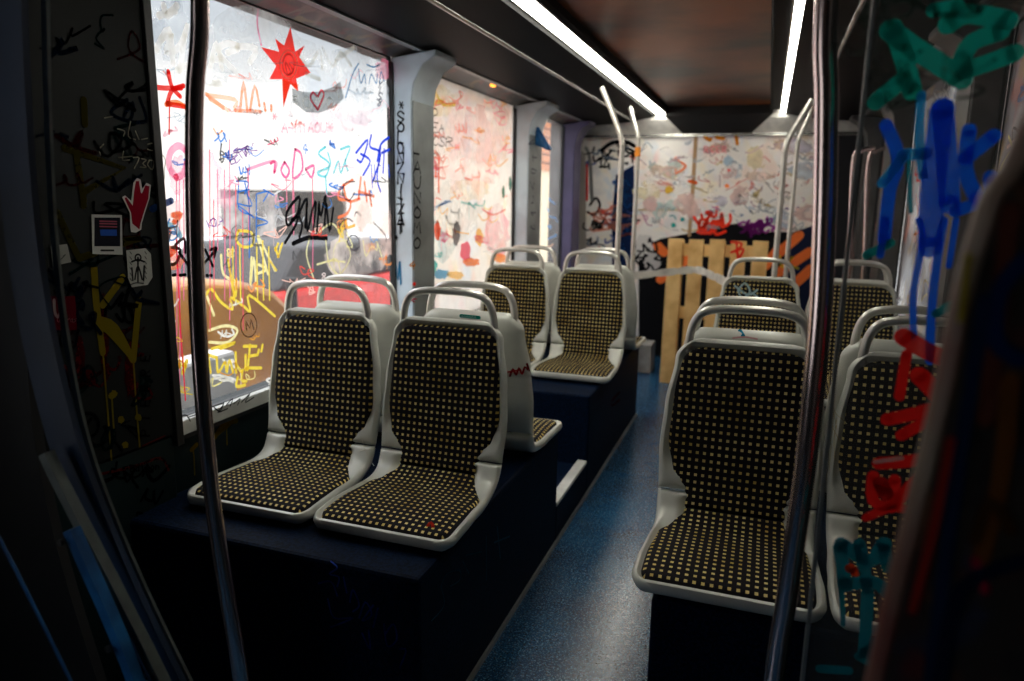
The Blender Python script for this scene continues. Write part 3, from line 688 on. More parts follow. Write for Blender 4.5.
for p, w, c in ((cr((225, 85), (300, 140), (380, 190), (430, 225)), 13, TL), (cr((235, 80), (265, 160), (290, 260)), 12, TL), (cr((185, 290), (265, 225)), 11, TL), (cr((430, 170), (460, 120), (540, 90)), 11, TL), (cr((390, 70), (450, 40), (560, 60)), 12, TL), (cr((440, 200), (500, 180), (580, 150)), 11, TL), (cr((350, 30), (420, 20)), 9, TL),
                (cr((215, 355), (250, 450), (225, 540), (210, 680)), 8.5, BL), (cr((265, 440), (330, 435)), 8, BC), (cr((315, 270), (310, 400), (320, 500)), 6, BC), (cr((205, 520), (260, 450)), 7, BC), (cr((375, 310), (360, 420), (345, 560), (340, 700)), 15, BL), (cr((375, 310), (385, 420), (395, 580)), 13, BL), (cr((450, 370), (440, 480), (470, 560)), 9, BL), (cr((440, 450), (520, 385)), 9, BL), (cr((410, 600), (500, 560), (510, 500)), 8, BL), (cr((280, 460), (285, 600)), 3, (.01, .30, .40)),
                (cq((280, 0), (290, 60), (265, 200), (265, 330)), 4.5, BL), (cq((350, 0), (320, 200), (310, 400)), 5.5, BL), (cq((385, 0), (365, 130)), 4, BL), (cq((130, 100), (200, 65)), 6, (.01, .30, .30)), (cq((330, 265), (370, 240)), 6, (.01, .26, .28)), (cq((185, 0), (170, 100)), 5, BL),
                (cq((235, 330), (300, 370), (370, 400)), 12, RD), (cq((245, 380), (225, 500)), 7, RD), (cq((280, 440), (340, 510), (330, 600)), 12, RD), (cq((190, 565), (260, 550), (330, 530)), 9, RD), (cq((230, 610), (300, 570)), 8, RD),
                (cw((165, 65), (240, 60), (300, 55), (280, 120)), 9, RD), (cw((150, 100), (150, 170), (200, 180), (210, 110)), 8, RD), (cw((170, 120), (185, 150)), 10, (.45, .01, .01)), (cw((130, 218), (200, 190), (270, 200)), 6, RD), (cw((280, 100), (200, 190)), 8, RD), (cw((155, 60), (230, 50)), 3, (.75, .68, .62)), (cw((230, 310), (300, 270)), 8, RD), (cw((85, 360), (100, 370)), 7, (.6, .05, .01)),
                (cw((55, 300), (70, 400)), 9, TC), (cw((60, 290), (140, 340), (180, 290)), 10, TC), (cw((110, 290), (130, 400)), 8, TC), (cw((180, 300), (190, 360)), 8, TC), (cw((70, 410), (150, 400), (200, 440)), 9, TC), (cw((135, 420), (125, 600)), 8, TC), (cw((60, 400), (65, 520)), 3.5, TC), (cw((130, 600), (190, 545)), 8, TC), (cw((0, 645), (80, 650)), 6, TC), (cw((110, 610), (180, 650)), 6, TC)):
    mk.stroke(p, w * 1.25, c, 3, see=.05, back=.45)
for k in range(16): mk.scrib(R.uniform(860, 975), R.uniform(-10, 120), 40, 30, (.02, .035, .03), R.uniform(3, 7), 2000 + k, 5, .5)
o = mk.done('graffiti', t); bpy.context.view_layer.update(); o.matrix_parent_inverse = t.matrix_world.inverted()
# nearest panel at the right edge, curved, covered in dark paint
YQ = .62
t = thing('curved_partition', 'dark curved partition covered in blurred paint at the right edge', 'partition', (.26, YQ, 0))
edge = [(1060, 80), (1024, 168), (1003, 198), (986, 250), (970, 310), (957, 375), (942, 440), (925, 510), (905, 590), (884, 681), (868, 760)]
def qobj(name, bm, m, **k):
    o = obj(name, bm, m, t, **k); bpy.context.view_layer.update(); o.matrix_parent_inverse = t.matrix_world.inverted(); return o
pm, _ = multi('overpainted_partition', [(.035, .028, .025), (.012, .035, .12), (.16, .06, .02), (.07, .06, .02), (.008, .008, .009), (.09, .018, .018)], 7, .4, 1, .12)
ep = smooth_path([onY(u, v, YQ) for u, v in edge], 4); bm = NB()
A = [bm.verts.new(p) for p in ep]; B = [bm.verts.new((.62, YQ, p.z)) for p in ep]; C_ = [bm.verts.new((p.x, YQ + .025, p.z)) for p in ep]; D_ = [bm.verts.new((.62, YQ + .025, p.z)) for p in ep]
for i in range(len(ep) - 1):
    for P_, Q_ in ((A, B), (B, D_), (D_, C_), (C_, A)): bm.faces.new((P_[i], Q_[i], Q_[i + 1], P_[i + 1]))
bm.faces.new((A[0], B[0], D_[0], C_[0])); bm.faces.new((A[-1], B[-1], D_[-1], C_[-1])); qobj('board', bm, pm)
bm = NB(); tube(bm, [p + Vector((0, .012, 0)) for p in ep], .012, 12); qobj('rim', bm, mat('worn_brown_rim', (.20, .15, .11), .4, 0, var=(.12, .02, .015), scale=6))
mk = Marks(lambda u, v: onY(u, v, YQ), (0, -1, 0), base=.001)
for p, w, c in (([(1010, 210), (1000, 300), (985, 420)], 14, (.10, .03, .02)), ([(1024, 260), (1000, 290), (995, 340), (1020, 360)], 14, (.006, .018, .08)), ([(985, 300), (965, 420), (945, 560), (930, 680)], 12, (.008, .02, .06)), ([(1010, 380), (1000, 480), (980, 560)], 14, (.14, .05, .012)), ([(975, 560), (985, 590)], 7, (.3, .01, .04)),
                ([(950, 440), (935, 520), (912, 610)], 8, (.28, .02, .015)), ([(968, 255), (960, 320)], 5, (.35, .28, .02)), ([(1020, 560), (960, 590), (940, 680)], 12, (.004, .01, .03)), ([(975, 540), (990, 500), (1010, 530)], 9, (.05, .022, .008))): mk.stroke(p, w, c, 3, see=0, back=0)
o = mk.done('graffiti', t); bpy.context.view_layer.update(); o.matrix_parent_inverse = t.matrix_world.inverted()

# ================================================================== OUTSIDE
def out(name, label, cat, bm, m, loc=(0, 0, 0), bevel=0, smooth=None):
    o = obj(name, bm, m, bevel=bevel, smooth=smooth); o.location = loc; o['label'] = label; o['category'] = cat; return o
bm = NB(); box(bm, -30, 30, -20, 40, -.9, -.8); obj('floor', bm, M['outground'], **S)
# rounded brown cover on a white ledge
xo = -3.0
def prX(u, v): p = onX(u, v, xo); return p.y, p.z
zb = onX(300, 374, xo).z; ya = prX(110, 350)[0]; yb = prX(309, 372)[0]
bm = NB(); prof = [(ya, zb)] + [prX(*p) for p in ((135, 292), (162, 284), (200, 279), (245, 281), (275, 290), (297, 312), (308, 342))] + [(yb, zb)]
prism(bm, prof, xo - .9, xo, 'X'); out('rounded_cover', 'glossy brown rounded cover outside behind the large front window', 'cover', bm, M['brownout'], bevel=.05, smooth=40)
bm = NB(); box(bm, xo - 1.0, xo + .25, ya - .1, yb + .25, -.79, zb - .004)
out('white_ledge', 'long white ledge outside the front window that carries the brown cover', 'ledge', bm, M['outwhite'], bevel=.03)
bm = NB(); q = onX(236, 350, -2.55); box(bm, -2.70, -2.55, q.y - 1.4, q.y, -.79, q.z)
out('white_bench', 'low white bench block outside in front of the brown cover, left of first seat', 'bench', bm, M['outwhite'], bevel=.02)
# red car beyond
t = thing('red_car', 'red car parked outside, seen low through the front window', 'car', (-5.2, 7.2, -.8))
z1 = onX(320, 272, -5.2).z + .8
bm = NB(); prism(bm, [(-2.0, .35), (-2.05, z1 * .7), (-1.7, z1), (1.8, z1), (2.1, z1 * .75), (2.1, .35)], -.85, .85, 'X'); obj('body', bm, M['red'], t, bevel=.06)
bm = NB(); prism(bm, [(-1.4, z1), (-1.0, z1 + .42), (.9, z1 + .42), (1.5, z1)], -.75, .75, 'X'); obj('cabin', bm, M['outdark'], t, bevel=.05)
for x in (-.8, .8):
    for y in (-1.3, 1.3):
        bm = NB(); tube(bm, [(x - .1, y, .34), (x + .1, y, .34)], .34, 24); obj('wheel', bm, M['black'], t)
# bollard
p = onX(291, 278, -3.9); bm = NB(); tube(bm, [(0, 0, -.8), (0, 0, p.z)], .05, 14); out('bollard', 'slim black bollard outside in front of the red car', 'bollard', bm, M['black'], (p.x, p.y, 0))
# buildings
def bx_px(X, u0, u1, vt, depth, name, lab, cat, m, zb=-.8):
    a = onX(u0, vt, X); b = onX(u1, vt, X); bm = NB(); box(bm, X - depth, X, a.y, b.y, zb, max(a.z, b.z) if vt < 203 else min(a.z, b.z)); return out(name, lab, cat, bm, m)
bx_px(-9.0, 282, 346, 192, 1.5, 'dark_building', 'dark facade outside behind the black scrawl on the front window', 'building', M['outdark'])
bx_px(-6.5, 352, 420, 240, .8, 'cream_wall', 'low cream wall outside at the far end of the front window', 'wall', M['cream'])
bx_px(-9.5, 480, 549, 205, 3, 'pale_building', 'pale building outside seen through the middle left window', 'building', M['outwhite'])
t = thing('shuttered_kiosk', 'orange brown slatted kiosk outside the far left window', 'kiosk', (-6.5, 20.5, -.8))
zz = onX(553, 172, -6.5).z + .8; zt = onX(553, 122, -6.5).z + .8
bm = NB(); box(bm, -1.5, 0, -5, 6, 0, zz); obj('wall', bm, M['cream'], t)
for i in range(6):
    z = zz + (zt - zz) * i / 6; bm = NB(); box(bm, -1.3, .05, -5, 6, z, z + (zt - zz) / 6 * .8); obj('slat', bm, M['orangeslat'], t)
# unseen facade added along the right side to dim its windows
bm = NB(); box(bm, 3.2, 4, -6, 14, -.8, 5); out('window_dimming_facade', 'grey brown facade added outside to dim the right side windows', 'building', bm, mat('dimming_facade_brown', (.20, .16, .14), .7, scale=1.2, amt=.4))

# ================================================================== WRITING AND PAINT
PX1 = lambda u, v: onX(u, v, XL - .005)
mk = Marks(PX1, (1, 0, 0), fat=1.3)
c1 = crop(150, 40, 4.257); c2 = crop(270, 60, 4.257); c3 = crop(150, 180, 4.257); c4 = crop(270, 170, 5.2375); c0 = crop(150, 0, 3.785)
c6 = crop(170, 170, 4.01); c7 = crop(170, 340, 4.01); c8 = crop(250, 0, 5.12)
# pale sprayed film and soft colour clouds
for u, v, a, b, col, s_, k in ((172, 30, 20, 30, (.55, .62, .68), .55, 1), (255, 45, 55, 35, (.70, .72, .72), .72, 2), (340, 90, 55, 38, (.62, .70, .76), .72, 3), (205, 175, 17, 22, (.98, .45, .60), .50, 4), (222, 190, 14, 18, (.98, .55, .65), .6, 5),
                              (178, 175, 9, 20, PINK, .45, 6), (330, 120, 45, 14, (.98, .72, .76), .6, 7), (250, 215, 36, 26, (.98, .92, .88), .6, 8), (360, 200, 20, 30, (.95, .75, .66), .55, 9), (172, 225, 14, 26, (.97, .80, .76), .5, 10),
                              (383, 70, 9, 10, (.95, .25, .40), .4, 11), (355, 255, 30, 26, (.90, .78, .70), .62, 12), (386, 230, 8, 30, (.95, .70, .60), .55, 13)):
    mk.blob(u, v, a, b, col, s_, k)
# white tag high up
for pts in (c0((40, 150), (80, 130), (60, 200), (110, 175), (140, 100)), c0((20, 190), (70, 110), (85, 240)), c0((130, 130), (110, 270)), c0((100, 265), (140, 250)), c0((50, 20), (60, 60), (100, 20)), c0((30, 60), (95, 40)),
            c0((225, 260), (250, 165), (270, 260)), c0((232, 225), (268, 222)), c0((330, 175), (290, 165), (255, 190), (290, 240), (325, 280), (300, 325), (240, 315)), c0((330, 175), (400, 185), (375, 235)),
            c0((290, 200), (330, 185)), c0((220, 330), (260, 310))): mk.stroke(pts, 4.6, WHITE, see=.1)
for pts in (c0((560, 200), (600, 250), (640, 190), (650, 260)), c0((650, 180), (690, 250), (720, 200), (760, 250)), c0((700, 230), (770, 180)), c0((590, 280), (640, 300))): mk.stroke(pts, 3, (.66, .66, .58), see=.45)
# orange / red
for pts in (c1((15, 200), (60, 205), (130, 205)), c1((75, 135), (90, 200), (125, 240)), c1((70, 270), (90, 215), (140, 195)), c1((70, 272), (155, 285)), c1((80, 250), (78, 400))):
    mk.stroke(pts, 3.4 if pts[-1][1] < 120 else 1.2, RED, 3, see=.05)
mk.stroke(c1((65, 275), (110, 265), (155, 290)), 3.4, ORANGE)
for pts in (c1((235, 230), (310, 290)), c1((240, 235), (360, 255), (355, 290)), c1((250, 250), (330, 300))): mk.stroke(pts, 3, (.98, .45, .22), see=.35)
for pts in (c1((380, 300), (395, 180), (410, 300)), c1((425, 300), (445, 195), (465, 280)), c1((485, 270), (490, 300)), c1((515, 280), (515, 300)), c1((360, 300), (470, 305))): mk.stroke(pts, 2.6, (.98, .30, .12), 3, see=.25)
for u, v, r in ((155, 105, 2), (155, 141, 2), (156, 166, 3.2)): mk.blob(u, v, r, r * 1.6, (.80, .30, .03), .05, int(v))
for pts in (c3((40, 205), (80, 215), (70, 250)), c3((50, 300), (110, 290), (80, 320)), c3((95, 150), (130, 145), (100, 180))): mk.stroke(pts, 4, ORANGE, see=.1)
mk.stroke(c3((40, 190), (100, 200), (125, 235)), 5, (.2, .55, .68), see=.2)
mk.blob(174, 262, 9, 8, (.93, .25, .08), .3, 77); mk.blob(168, 255, 10, 7, (.9, .15, .1), .4, 78)
# sun with eleven rays and eye, black-rimmed
sun = c0((530, 100), (548, 195), (584, 172), (563, 215), (606, 275), (552, 298), (560, 345), (530, 318), (503, 408), (500, 300), (450, 300), (476, 250), (418, 178), (487, 196), (472, 146), (506, 172))
mk.poly(sun, (.88, .03, .02), .03)
mk.poly([p for p in c0((498, 300), (560, 320), (556, 345), (530, 318), (503, 408))], (.95, .25, .10), .1)
mk.stroke([(288 + 8.6 * math.cos(a * .4), 64.5 + 14 * math.sin(a * .4)) for a in range(17)], 1.5, (.85, .60, .48), 2)
mk.stroke([(288 + 5.8 * math.cos(a * .4), 64.5 + 10.5 * math.sin(a * .4)) for a in range(17)], .9, (.35, .05, .03), 2)
mk.stroke(c0((512, 235), (530, 270), (520, 285), (510, 240)), 1.0, (.35, .05, .03), 2); mk.stroke(c0((525, 240), (538, 262)), 1.0, (.35, .05, .03), 0)
# grey banner under the sun, with outlined letters and a red heart
mk.poly(c0((536, 335), (565, 345), (600, 350), (645, 345), (690, 330), (718, 308), (732, 370), (700, 405), (640, 427), (590, 425), (538, 385)), (.28, .30, .30), .12)
for ch, u, v, w in (('E', 293, 103.5, 7), ('O', 303, 108, 11), ('O', 327, 107, 9), ('V', 336, 98, 8)): mk.text(ch, u, v, w, (.82, .82, .78), 1.2, ang=-.1)
mk.stroke(c0((633, 415), (606, 375), (615, 350), (632, 365), (645, 343), (656, 360), (633, 415)), 1.9, (.80, .02, .06), 4)
mk.stroke(c0((625, 385), (630, 365), (640, 385), (640, 368)), 1, WHITE, 2)
# pink writing
mk.text('+A-MIAOU*', 275, 132, 9, (.98, .50, .58), 1.6, see=.35, seed=3)
mk.text('*+', 272, 120, 7, (.98, .45, .50), 1.5, see=.35)
mk.stroke(c0((410, 20), (405, 90), (420, 170)), 1.8, (.95, .30, .50), 3)
ring = c1((110, 585), (80, 540), (85, 480), (120, 450), (150, 470)); mk.stroke(ring, 5, (.97, .36, .52), see=.15)
mk.stroke(c1((110, 585), (140, 570), (155, 520)), 5, (.97, .36, .52), see=.15)
for u, a, b in ((176, 178, 400), (179, 180, 420), (217, 170, 250), (224, 170, 300), (229, 140, 320), (183, 180, 300), (248, 175, 240), (293, 180, 235), (312, 180, 270), (196, 185, 260)): mk.stroke([(u, a), (u + .6, (a + b) / 2), (u + .3, b)], 1.0, (.90, .20, .34), 0, see=.15)
mk.stroke([(176, 240), (180, 330), (185, 400)], 1.3, (.85, .03, .08), 0, see=.05)
mk.stroke(c1((415, 550), (530, 515), (530, 560)), 2.3, (.90, .32, .48)); mk.stroke(c1((415, 550), (415, 600)), 2, (.90, .32, .48))
for p in (c2((60, 435), (45, 470), (65, 500), (80, 470), (60, 435)), c2((105, 380), (95, 500), (135, 470), (130, 400), (105, 380)), c2((150, 465), (185, 450), (175, 500), (150, 465)), c2((0, 440), (18, 435), (15, 480))): mk.stroke(p, 2.2, MAG, see=.15)
for u in (286, 292, 312): mk.stroke([(u, 178), (u + .4, 225)], 1.0, (.90, .25, .36), 0, see=.2)
# purple, blue and cyan tags
mk.text('BETTIK', 231, 165, 10, PURPLE, .8, ang=-.5, step=4.6, jit=.1, seed=5); mk.text('KOLA', 208, 228, 8, PURPLE, .8, ang=-.3, step=4, jit=.12)
for p in (c2((235, 370), (205, 400), (250, 440), (235, 495), (200, 480), (255, 450), (245, 395)), c2((270, 480), (290, 430), (300, 480), (320, 425)), c2((300, 380), (340, 370), (320, 430), (330, 470)), c2((235, 495), (240, 570))): mk.stroke(p, 1.9, (.10, .60, .66), see=.15)
for p in (c2((365, 395), (415, 340), (390, 430), (370, 425)), c2((385, 400), (425, 430), (395, 490)), c2((430, 320), (425, 370), (470, 400), (435, 520)), c2((470, 370), (455, 500), (470, 560)), c2((505, 330), (470, 360), (455, 430)), c2((475, 395), (510, 380)), c2((485, 380), (480, 480))):
    mk.stroke(p, 2.0, (.01, .06, .72), see=.03)
for u in (374, 379, 371, 388): mk.stroke([(u, 165), (u + 1, 165 + (u * 7) % 26)], 1.2, (.01, .08, .70), 0, see=.05)
for p in (c2((320, 160), (350, 60), (375, 15)), c2((375, 40), (385, 100), (400, 60), (405, 100)), c2((410, 20), (440, 30), (465, 20)), c2((420, 100), (430, 60), (450, 100), (455, 60)), c2((465, 100), (470, 50), (485, 90))): mk.stroke(p, 1.2, (.04, .20, .42), see=.1)
for p in (c3((365, 5), (415, 10), (400, 60)), c3((375, 20), (375, 120), (430, 150)), c3((400, 10), (420, 120), (420, 330)), c3((370, 50), (420, 40)), c3((370, 100), (430, 110), (410, 60)), c3((450, 60), (450, 260)), c3((450, 160), (500, 180), (455, 195)), c3((450, 60), (500, 50), (480, 90)), c3((375, 110), (440, 160)), c3((480, 40), (525, 65))):
    mk.stroke(p, 1.1, (.03, .18, .60), see=.05)
mk.text('YIS8', 376, 88, 7, (.04, .05, .09), .9, vert=True, step=6, slant=.3)
# black tag on the pane and its underline
for p in (c4((75, 380), (130, 290), (140, 240), (90, 290), (85, 220), (150, 140), (140, 230), (110, 260)), c4((150, 350), (165, 290), (150, 230), (190, 150), (180, 300)), c4((190, 180), (195, 320), (220, 210), (240, 170), (225, 310)), c4((255, 170), (245, 320)), c4((255, 170), (265, 240), (290, 130), (285, 290)), c4((295, 180), (310, 320), (330, 200))):
    mk.stroke(p, 2.6, BLACK, see=.0)
mk.stroke(c4((120, 385), (200, 355), (295, 358)), 3.6, BLACK, see=0)
for p in (c6((5, 310), (40, 320), (25, 370), (0, 380)), c6((20, 300), (55, 275), (60, 330)), c6((35, 330), (70, 380)), c6((140, 320), (170, 385)), c6((130, 380), (185, 315), (160, 320)), c6((185, 315), (175, 350)), c6((10, 422), (20, 420)), c6((38, 422), (60, 420)), c6((145, 422), (150, 424)), c6((160, 422), (165, 423))):
    mk.stroke(p, 2.3, BLACK, see=0)
# yellow
YL = (.93, .72, .08); YP = (.95, .86, .42)
for p in (c3((235, 480), (270, 575)), c3((235, 490), (260, 465), (300, 520), (350, 550), (340, 500), (400, 540), (425, 560), (420, 490), (530, 580)), c3((330, 340), (360, 500), (365, 420)), c3((375, 215), (365, 255), (395, 285), (435, 275), (430, 225), (375, 215)), c3((430, 330), (425, 450), (440, 330), (450, 460)), c3((460, 240), (530, 385)), c3((455, 240), (500, 400)), c3((460, 360), (495, 380), (450, 400)), c3((530, 290), (545, 325)), c3((555, 280), (545, 325)), c3((300, 320), (310, 400), (360, 430)), c3((250, 640), (320, 620), (370, 640), (330, 690), (250, 690))):
    mk.stroke(p, 2.2, YL if R.random() < .5 else YP, see=.12)
for u in (232, 239, 256, 262, 268): mk.stroke([(u, 240 + u % 9), (u + 1, 300)], 1.4, YL, 0, see=.1)
for p in (c7((165, 35), (260, 10), (200, 35)), c7((150, 60), (160, 130)), c7((150, 60), (185, 70)), c7((185, 80), (190, 130), (215, 90)), c7((220, 90), (225, 130), (235, 80), (250, 130)), c7((260, 50), (262, 130)), c7((260, 95), (285, 130)), c7((300, 60), (300, 120)), c7((320, 20), (310, 120)), c7((295, 25), (345, 25)), c7((315, 65), (345, 60)), c7((355, 40), (350, 60)), c7((370, 20), (365, 45)), c7((300, 112), (365, 112)), c7((270, 150), (265, 185), (300, 180)), c7((290, 120), (285, 160), (305, 165))):
    mk.stroke(p, 2.3, YL, see=.08)
for p in (c7((5, 90), (15, 140)), c7((25, 85), (40, 110), (30, 85), (60, 105)), c7((65, 85), (50, 130))): mk.stroke(p, 3.5, YL, see=.1)
for p in (c4((205, 360), (190, 450), (235, 590)), c4((250, 330), (320, 280), (370, 340), (420, 450), (350, 560), (330, 450), (350, 380), (400, 370)), c4((245, 495), (320, 475), (390, 482)), c4((290, 370), (310, 500), (370, 560)), c4((300, 480), (350, 470), (370, 560)), c4((400, 330), (430, 400), (400, 400)), c4((485, 370), (500, 450), (530, 400), (560, 420), (555, 370), (585, 460))): mk.stroke(p, 1.5, (.85, .80, .42), see=.2)
mk.stroke([(300 + 0, 0)] if False else c4((0, 480), (30, 525)), 1.8, YL); mk.stroke(c4((25, 420), (40, 385)), 2.0, YL); mk.stroke(c4((38, 455), (62, 385)), 2.0, YL)
# red orange letters right of the black tag
for p in (c2((350, 510), (300, 545), (290, 590), (340, 600), (330, 650), (290, 670)), c2((310, 530), (330, 600), (380, 590)), c2((385, 500), (375, 590)), c2((400, 520), (410, 600)), c2((375, 560), (440, 580)), c2((420, 560), (430, 620))): mk.stroke(p, 2.3, (.95, .22, .08), see=.15)
for p in (c4((440, 60), (390, 70), (380, 130), (410, 160), (440, 120)), c4((355, 290), (400, 255), (430, 270)), c4((360, 290), (365, 320)), c4((400, 375), (420, 345), (455, 350), (465, 400), (430, 420), (400, 375)), c4((440, 240), (450, 220), (475, 240)), c4((540, 275), (600, 340), (605, 375))): mk.stroke(p, 1.1, (.05, .04, .05), see=.1)
mk.blob(364, 218, 8, 14, (.96, .92, .88), .12, 31); mk.stroke(c4((395, 260), (400, 300), (440, 290)), 2.4, (.95, .45, .05))
mk.text('8', 321, 280, 7, (.9, .75, .7), .8); mk.blob(366, 288, 8, 4, (.95, .30, .30), .3, 32)
# circle mark drawn over the brown cover
mk.stroke([(248 + 8 * math.cos(a * .4), 325 + 12 * math.sin(a * .4)) for a in range(17)], .9, (.08, .03, .01), 2, see=.1); mk.text('m', 245, 329, 9, BLACK, .8); mk.stroke([(246, 330), (245, 321), (249, 328), (250, 319), (253, 329)], 1.0, (.06, .02, .01), 2)
# many smaller overlapping tags
for k in range(84):
    u = R.uniform(208, 386) if k % 5 else R.uniform(156, 186); v = R.uniform(70, 392)
    if v < 130: pal = [(.75, .76, .76), (.95, .55, .50), (.60, .66, .70), (.95, .60, .65)]
    elif v < 210: pal = [(.95, .35, .50), (.90, .15, .25), (.05, .25, .70), (.95, .45, .25), (.25, .10, .35), (.1, .1, .1), (.97, .60, .66)]
    elif v < 300: pal = [(.95, .75, .10), (.97, .86, .35), (.95, .35, .10), (.85, .08, .06), (.1, .1, .1), (.96, .60, .50), (.05, .25, .60)]
    else: pal = [(.96, .78, .08), (.97, .85, .30), (.85, .40, .05), (.93, .90, .80)]
    mk.scrib(u, v, R.uniform(7, 20), R.uniform(5, 16), R.choice(pal), R.uniform(.7, 1.7), 5000 + k, R.randint(4, 9), .15, drips=1 if R.random() < .3 else 0)
for u, a, b in ((209, 150, 330), (213, 200, 300), (235, 185, 290), (242, 210, 330), (165, 200, 340)): mk.stroke([(u, a), (u + .5, b)], .9, (.88, .10, .16), 0, see=.1)
# pale scratches
for k in range(26):
    u = R.uniform(215, 385); v = R.uniform(20, 240); mk.scrib(u, v, R.uniform(8, 26), R.uniform(4, 14), R.choice([(.70, .72, .72), (.93, .93, .92), (.85, .70, .70), (.60, .66, .72)]), .8, 400 + k, R.randint(3, 7), .35)
gr1 = mk.done('graffiti', wins[1]); gr1.matrix_parent_inverse = Matrix.Translation(-wins[1].location)

# window 2: dense pale pink, orange and multi-coloured tags
mk = Marks(PX1, (1, 0, 0)); c5 = crop(390, 60, 3.407)
for k, (u, v, a, b, col) in enumerate(((450, 130, 22, 30, (.96, .80, .74)), (480, 150, 20, 40, (.95, .66, .60)), (500, 130, 10, 30, (.96, .78, .66)), (440, 100, 14, 16, (.96, .86, .55)), (455, 210, 26, 30, (.90, .88, .84)), (497, 230, 12, 26, (.97, .50, .52)), (440, 245, 14, 16, (.60, .72, .70)), (470, 190, 20, 10, (.96, .82, .62)))): mk.blob(u, v, a, b, col, .5, 50 + k)
for k in range(52):
    v = R.uniform(95, 270); u = R.uniform(430, 510)
    col = R.choice([(.95, .28, .20), (.96, .38, .30), (.95, .30, .38), (.97, .55, .22)] if v < 200 else [(.90, .20, .15), (.96, .50, .08), (.20, .35, .60), (.15, .50, .45), (.94, .30, .42), (.92, .75, .20), (.3, .3, .3), (.93, .90, .86)])
    mk.scrib(u, v, R.uniform(5, 18), R.uniform(5, 16), col, R.uniform(1.2, 2.4), 500 + k, R.randint(3, 8), .3, drips=R.randint(0, 1))
for p in (c5((125, 50), (130, 130)), c5((130, 130), (150, 110), (180, 150), (220, 150)), c5((120, 150), (180, 140))): mk.stroke(p, 4, (.94, .75, .12), see=.15)
mk.stroke(c5((130, 175), (155, 165), (160, 185), (135, 190), (130, 175)), 1.3, BLACK, see=0)
for i, tx in enumerate(('MEA', 'NCSR', 'V')): mk.text(tx, 424 + i, 132 + i * 13, 10, BLACK, 1.1, step=7, ang=.08, jit=.1, seed=i)
mk.stroke(c5((115, 315), (165, 320), (130, 340), (115, 315)), 1.1, BLACK, 0)
for p in (c5((155, 350), (155, 400)), c5((165, 330), (165, 450)), c5((160, 550), (165, 610))): mk.stroke(p, 3.0, (.92, .15, .05), 0, see=.1)
for u, v, a, b, col, k in ((437, 231, 3.5, 9, (.88, .12, .05), 1), (479, 237, 4, 9, (.93, .55, .15), 2), (465, 252, 5, 10, (.90, .10, .15), 3), (510, 183, 1.6, 7, (.04, .18, .12), 4), (503, 192, 1.6, 6, (.04, .20, .12), 5), (456, 233, 4, 12, (.15, .14, .14), 6), (470, 262, 9, 4, (.95, .25, .05), 7), (500, 258, 6, 5, (.95, .35, .08), 8), (432, 266, 5, 8, (.05, .45, .40), 9), (441, 274, 8, 5, (.10, .35, .55), 10), (455, 275, 9, 4, (.94, .60, .20), 11)): mk.blob(u, v, a, b, col, .12, 60 + k)
gr2 = mk.done('graffiti', wins[2]); gr2.matrix_parent_inverse = Matrix.Translation(-wins[2].location)
# far window: light blue scribbles
mk = Marks(PX1, (1, 0, 0))
for k in range(6): mk.scrib(549 + R.uniform(-5, 6), 200 + k * 9, 9, 5, R.choice([(.2, .4, .7), (.1, .45, .5), (.9, .6, .4)]), 1.3, 700 + k, 4, .2)
g_ = mk.done('graffiti', wins[3]); g_.matrix_parent_inverse = Matrix.Translation(-wins[3].location)
# right windows
for n, (y0, y1) in ((4, (2.55, 3.25)), (5, (3.50, 5.08)), (6, (5.40, 6.38))):
    mk = Marks(lambda y, z: Vector((XR + .004, y, z)), (-1, 0, 0))
    for k in range(34):
        y = R.uniform(y0 + .1, y1 - .1); z = R.uniform(.9, 2.1); col = R.choice([RED, ORANGE, (.9, .4, .4), BLACK, (.9, .7, .2), (.3, .4, .6), WHITE, (.9, .5, .4)])
        q = [Vector((XR + .004, min(max(y + R.uniform(-.12, .12), y0 + .03), y1 - .03), z + R.uniform(-.09, .09))) for _ in range(R.randint(4, 7))]; mk.ribbon(q, R.uniform(.006, .016), col, 4)
    g_ = mk.done('graffiti', wins[n]); g_.matrix_parent_inverse = Matrix.Translation(-wins[n].location)

# vertical lettering on the pillars
def on_pillar(i, fn, nm='lettering'):
    o = fn(); o.parent = pillars[i]
def f1():
    mk = Marks(lambda u, v: onY(u, v, 3.25), (0, -1, 0), base=.0022)
    mk.text('*', 399, 109, 8, BLACK, 1.1, seed=2)
    mk.text('SOLONZNI-ZAT', 398, 122, 10, BLACK, 1.7, vert=True, step=10.2, jit=.1, seed=9)
    mk.text('*', 395, 240, 5, BLACK, 1.2)
    for p in (((401, 192), (402, 232)), ((396, 266), (398, 280), (400, 262)), ((400, 262), (401, 284))): mk.stroke(p, 1.5 if p[0][0] > 400 else 2.0, BLACK if p[0][1] < 250 else (.05, .35, .6), 0)
    return mk.done('lettering', None)
on_pillar(0, f1)
def f2():
    mk = Marks(lambda u, v: onX(u, v, XL + .114), (1, 0, 0), base=.0016)
    mk.text('-AUNOMO', 413.5, 158, 11, BLACK, 1.9, vert=True, step=15, jit=.08, seed=4)
    mk.scrib(413, 265, 5, 10, (.5, .2, .05), 1.6, 12, 5); mk.blob(414, 284, 1.6, 2, RED, 0, 3)
    mk.scrib(413, 300, 5, 10, (.6, .05, .08), 1.4, 13, 5)
    return mk.done('lettering', None)
on_pillar(0, f2)
def f3():
    mk = Marks(lambda u, v: onX(u, v, XL + .114), (1, 0, 0), base=.0012)
    for k in range(9): mk.scrib(533 + R.uniform(-1, 1), 115 + k * 14, 4, 10, (.10, .10, .14), 1.2, 800 + k, 4)
    return mk.done('lettering', None)
on_pillar(1, f3)
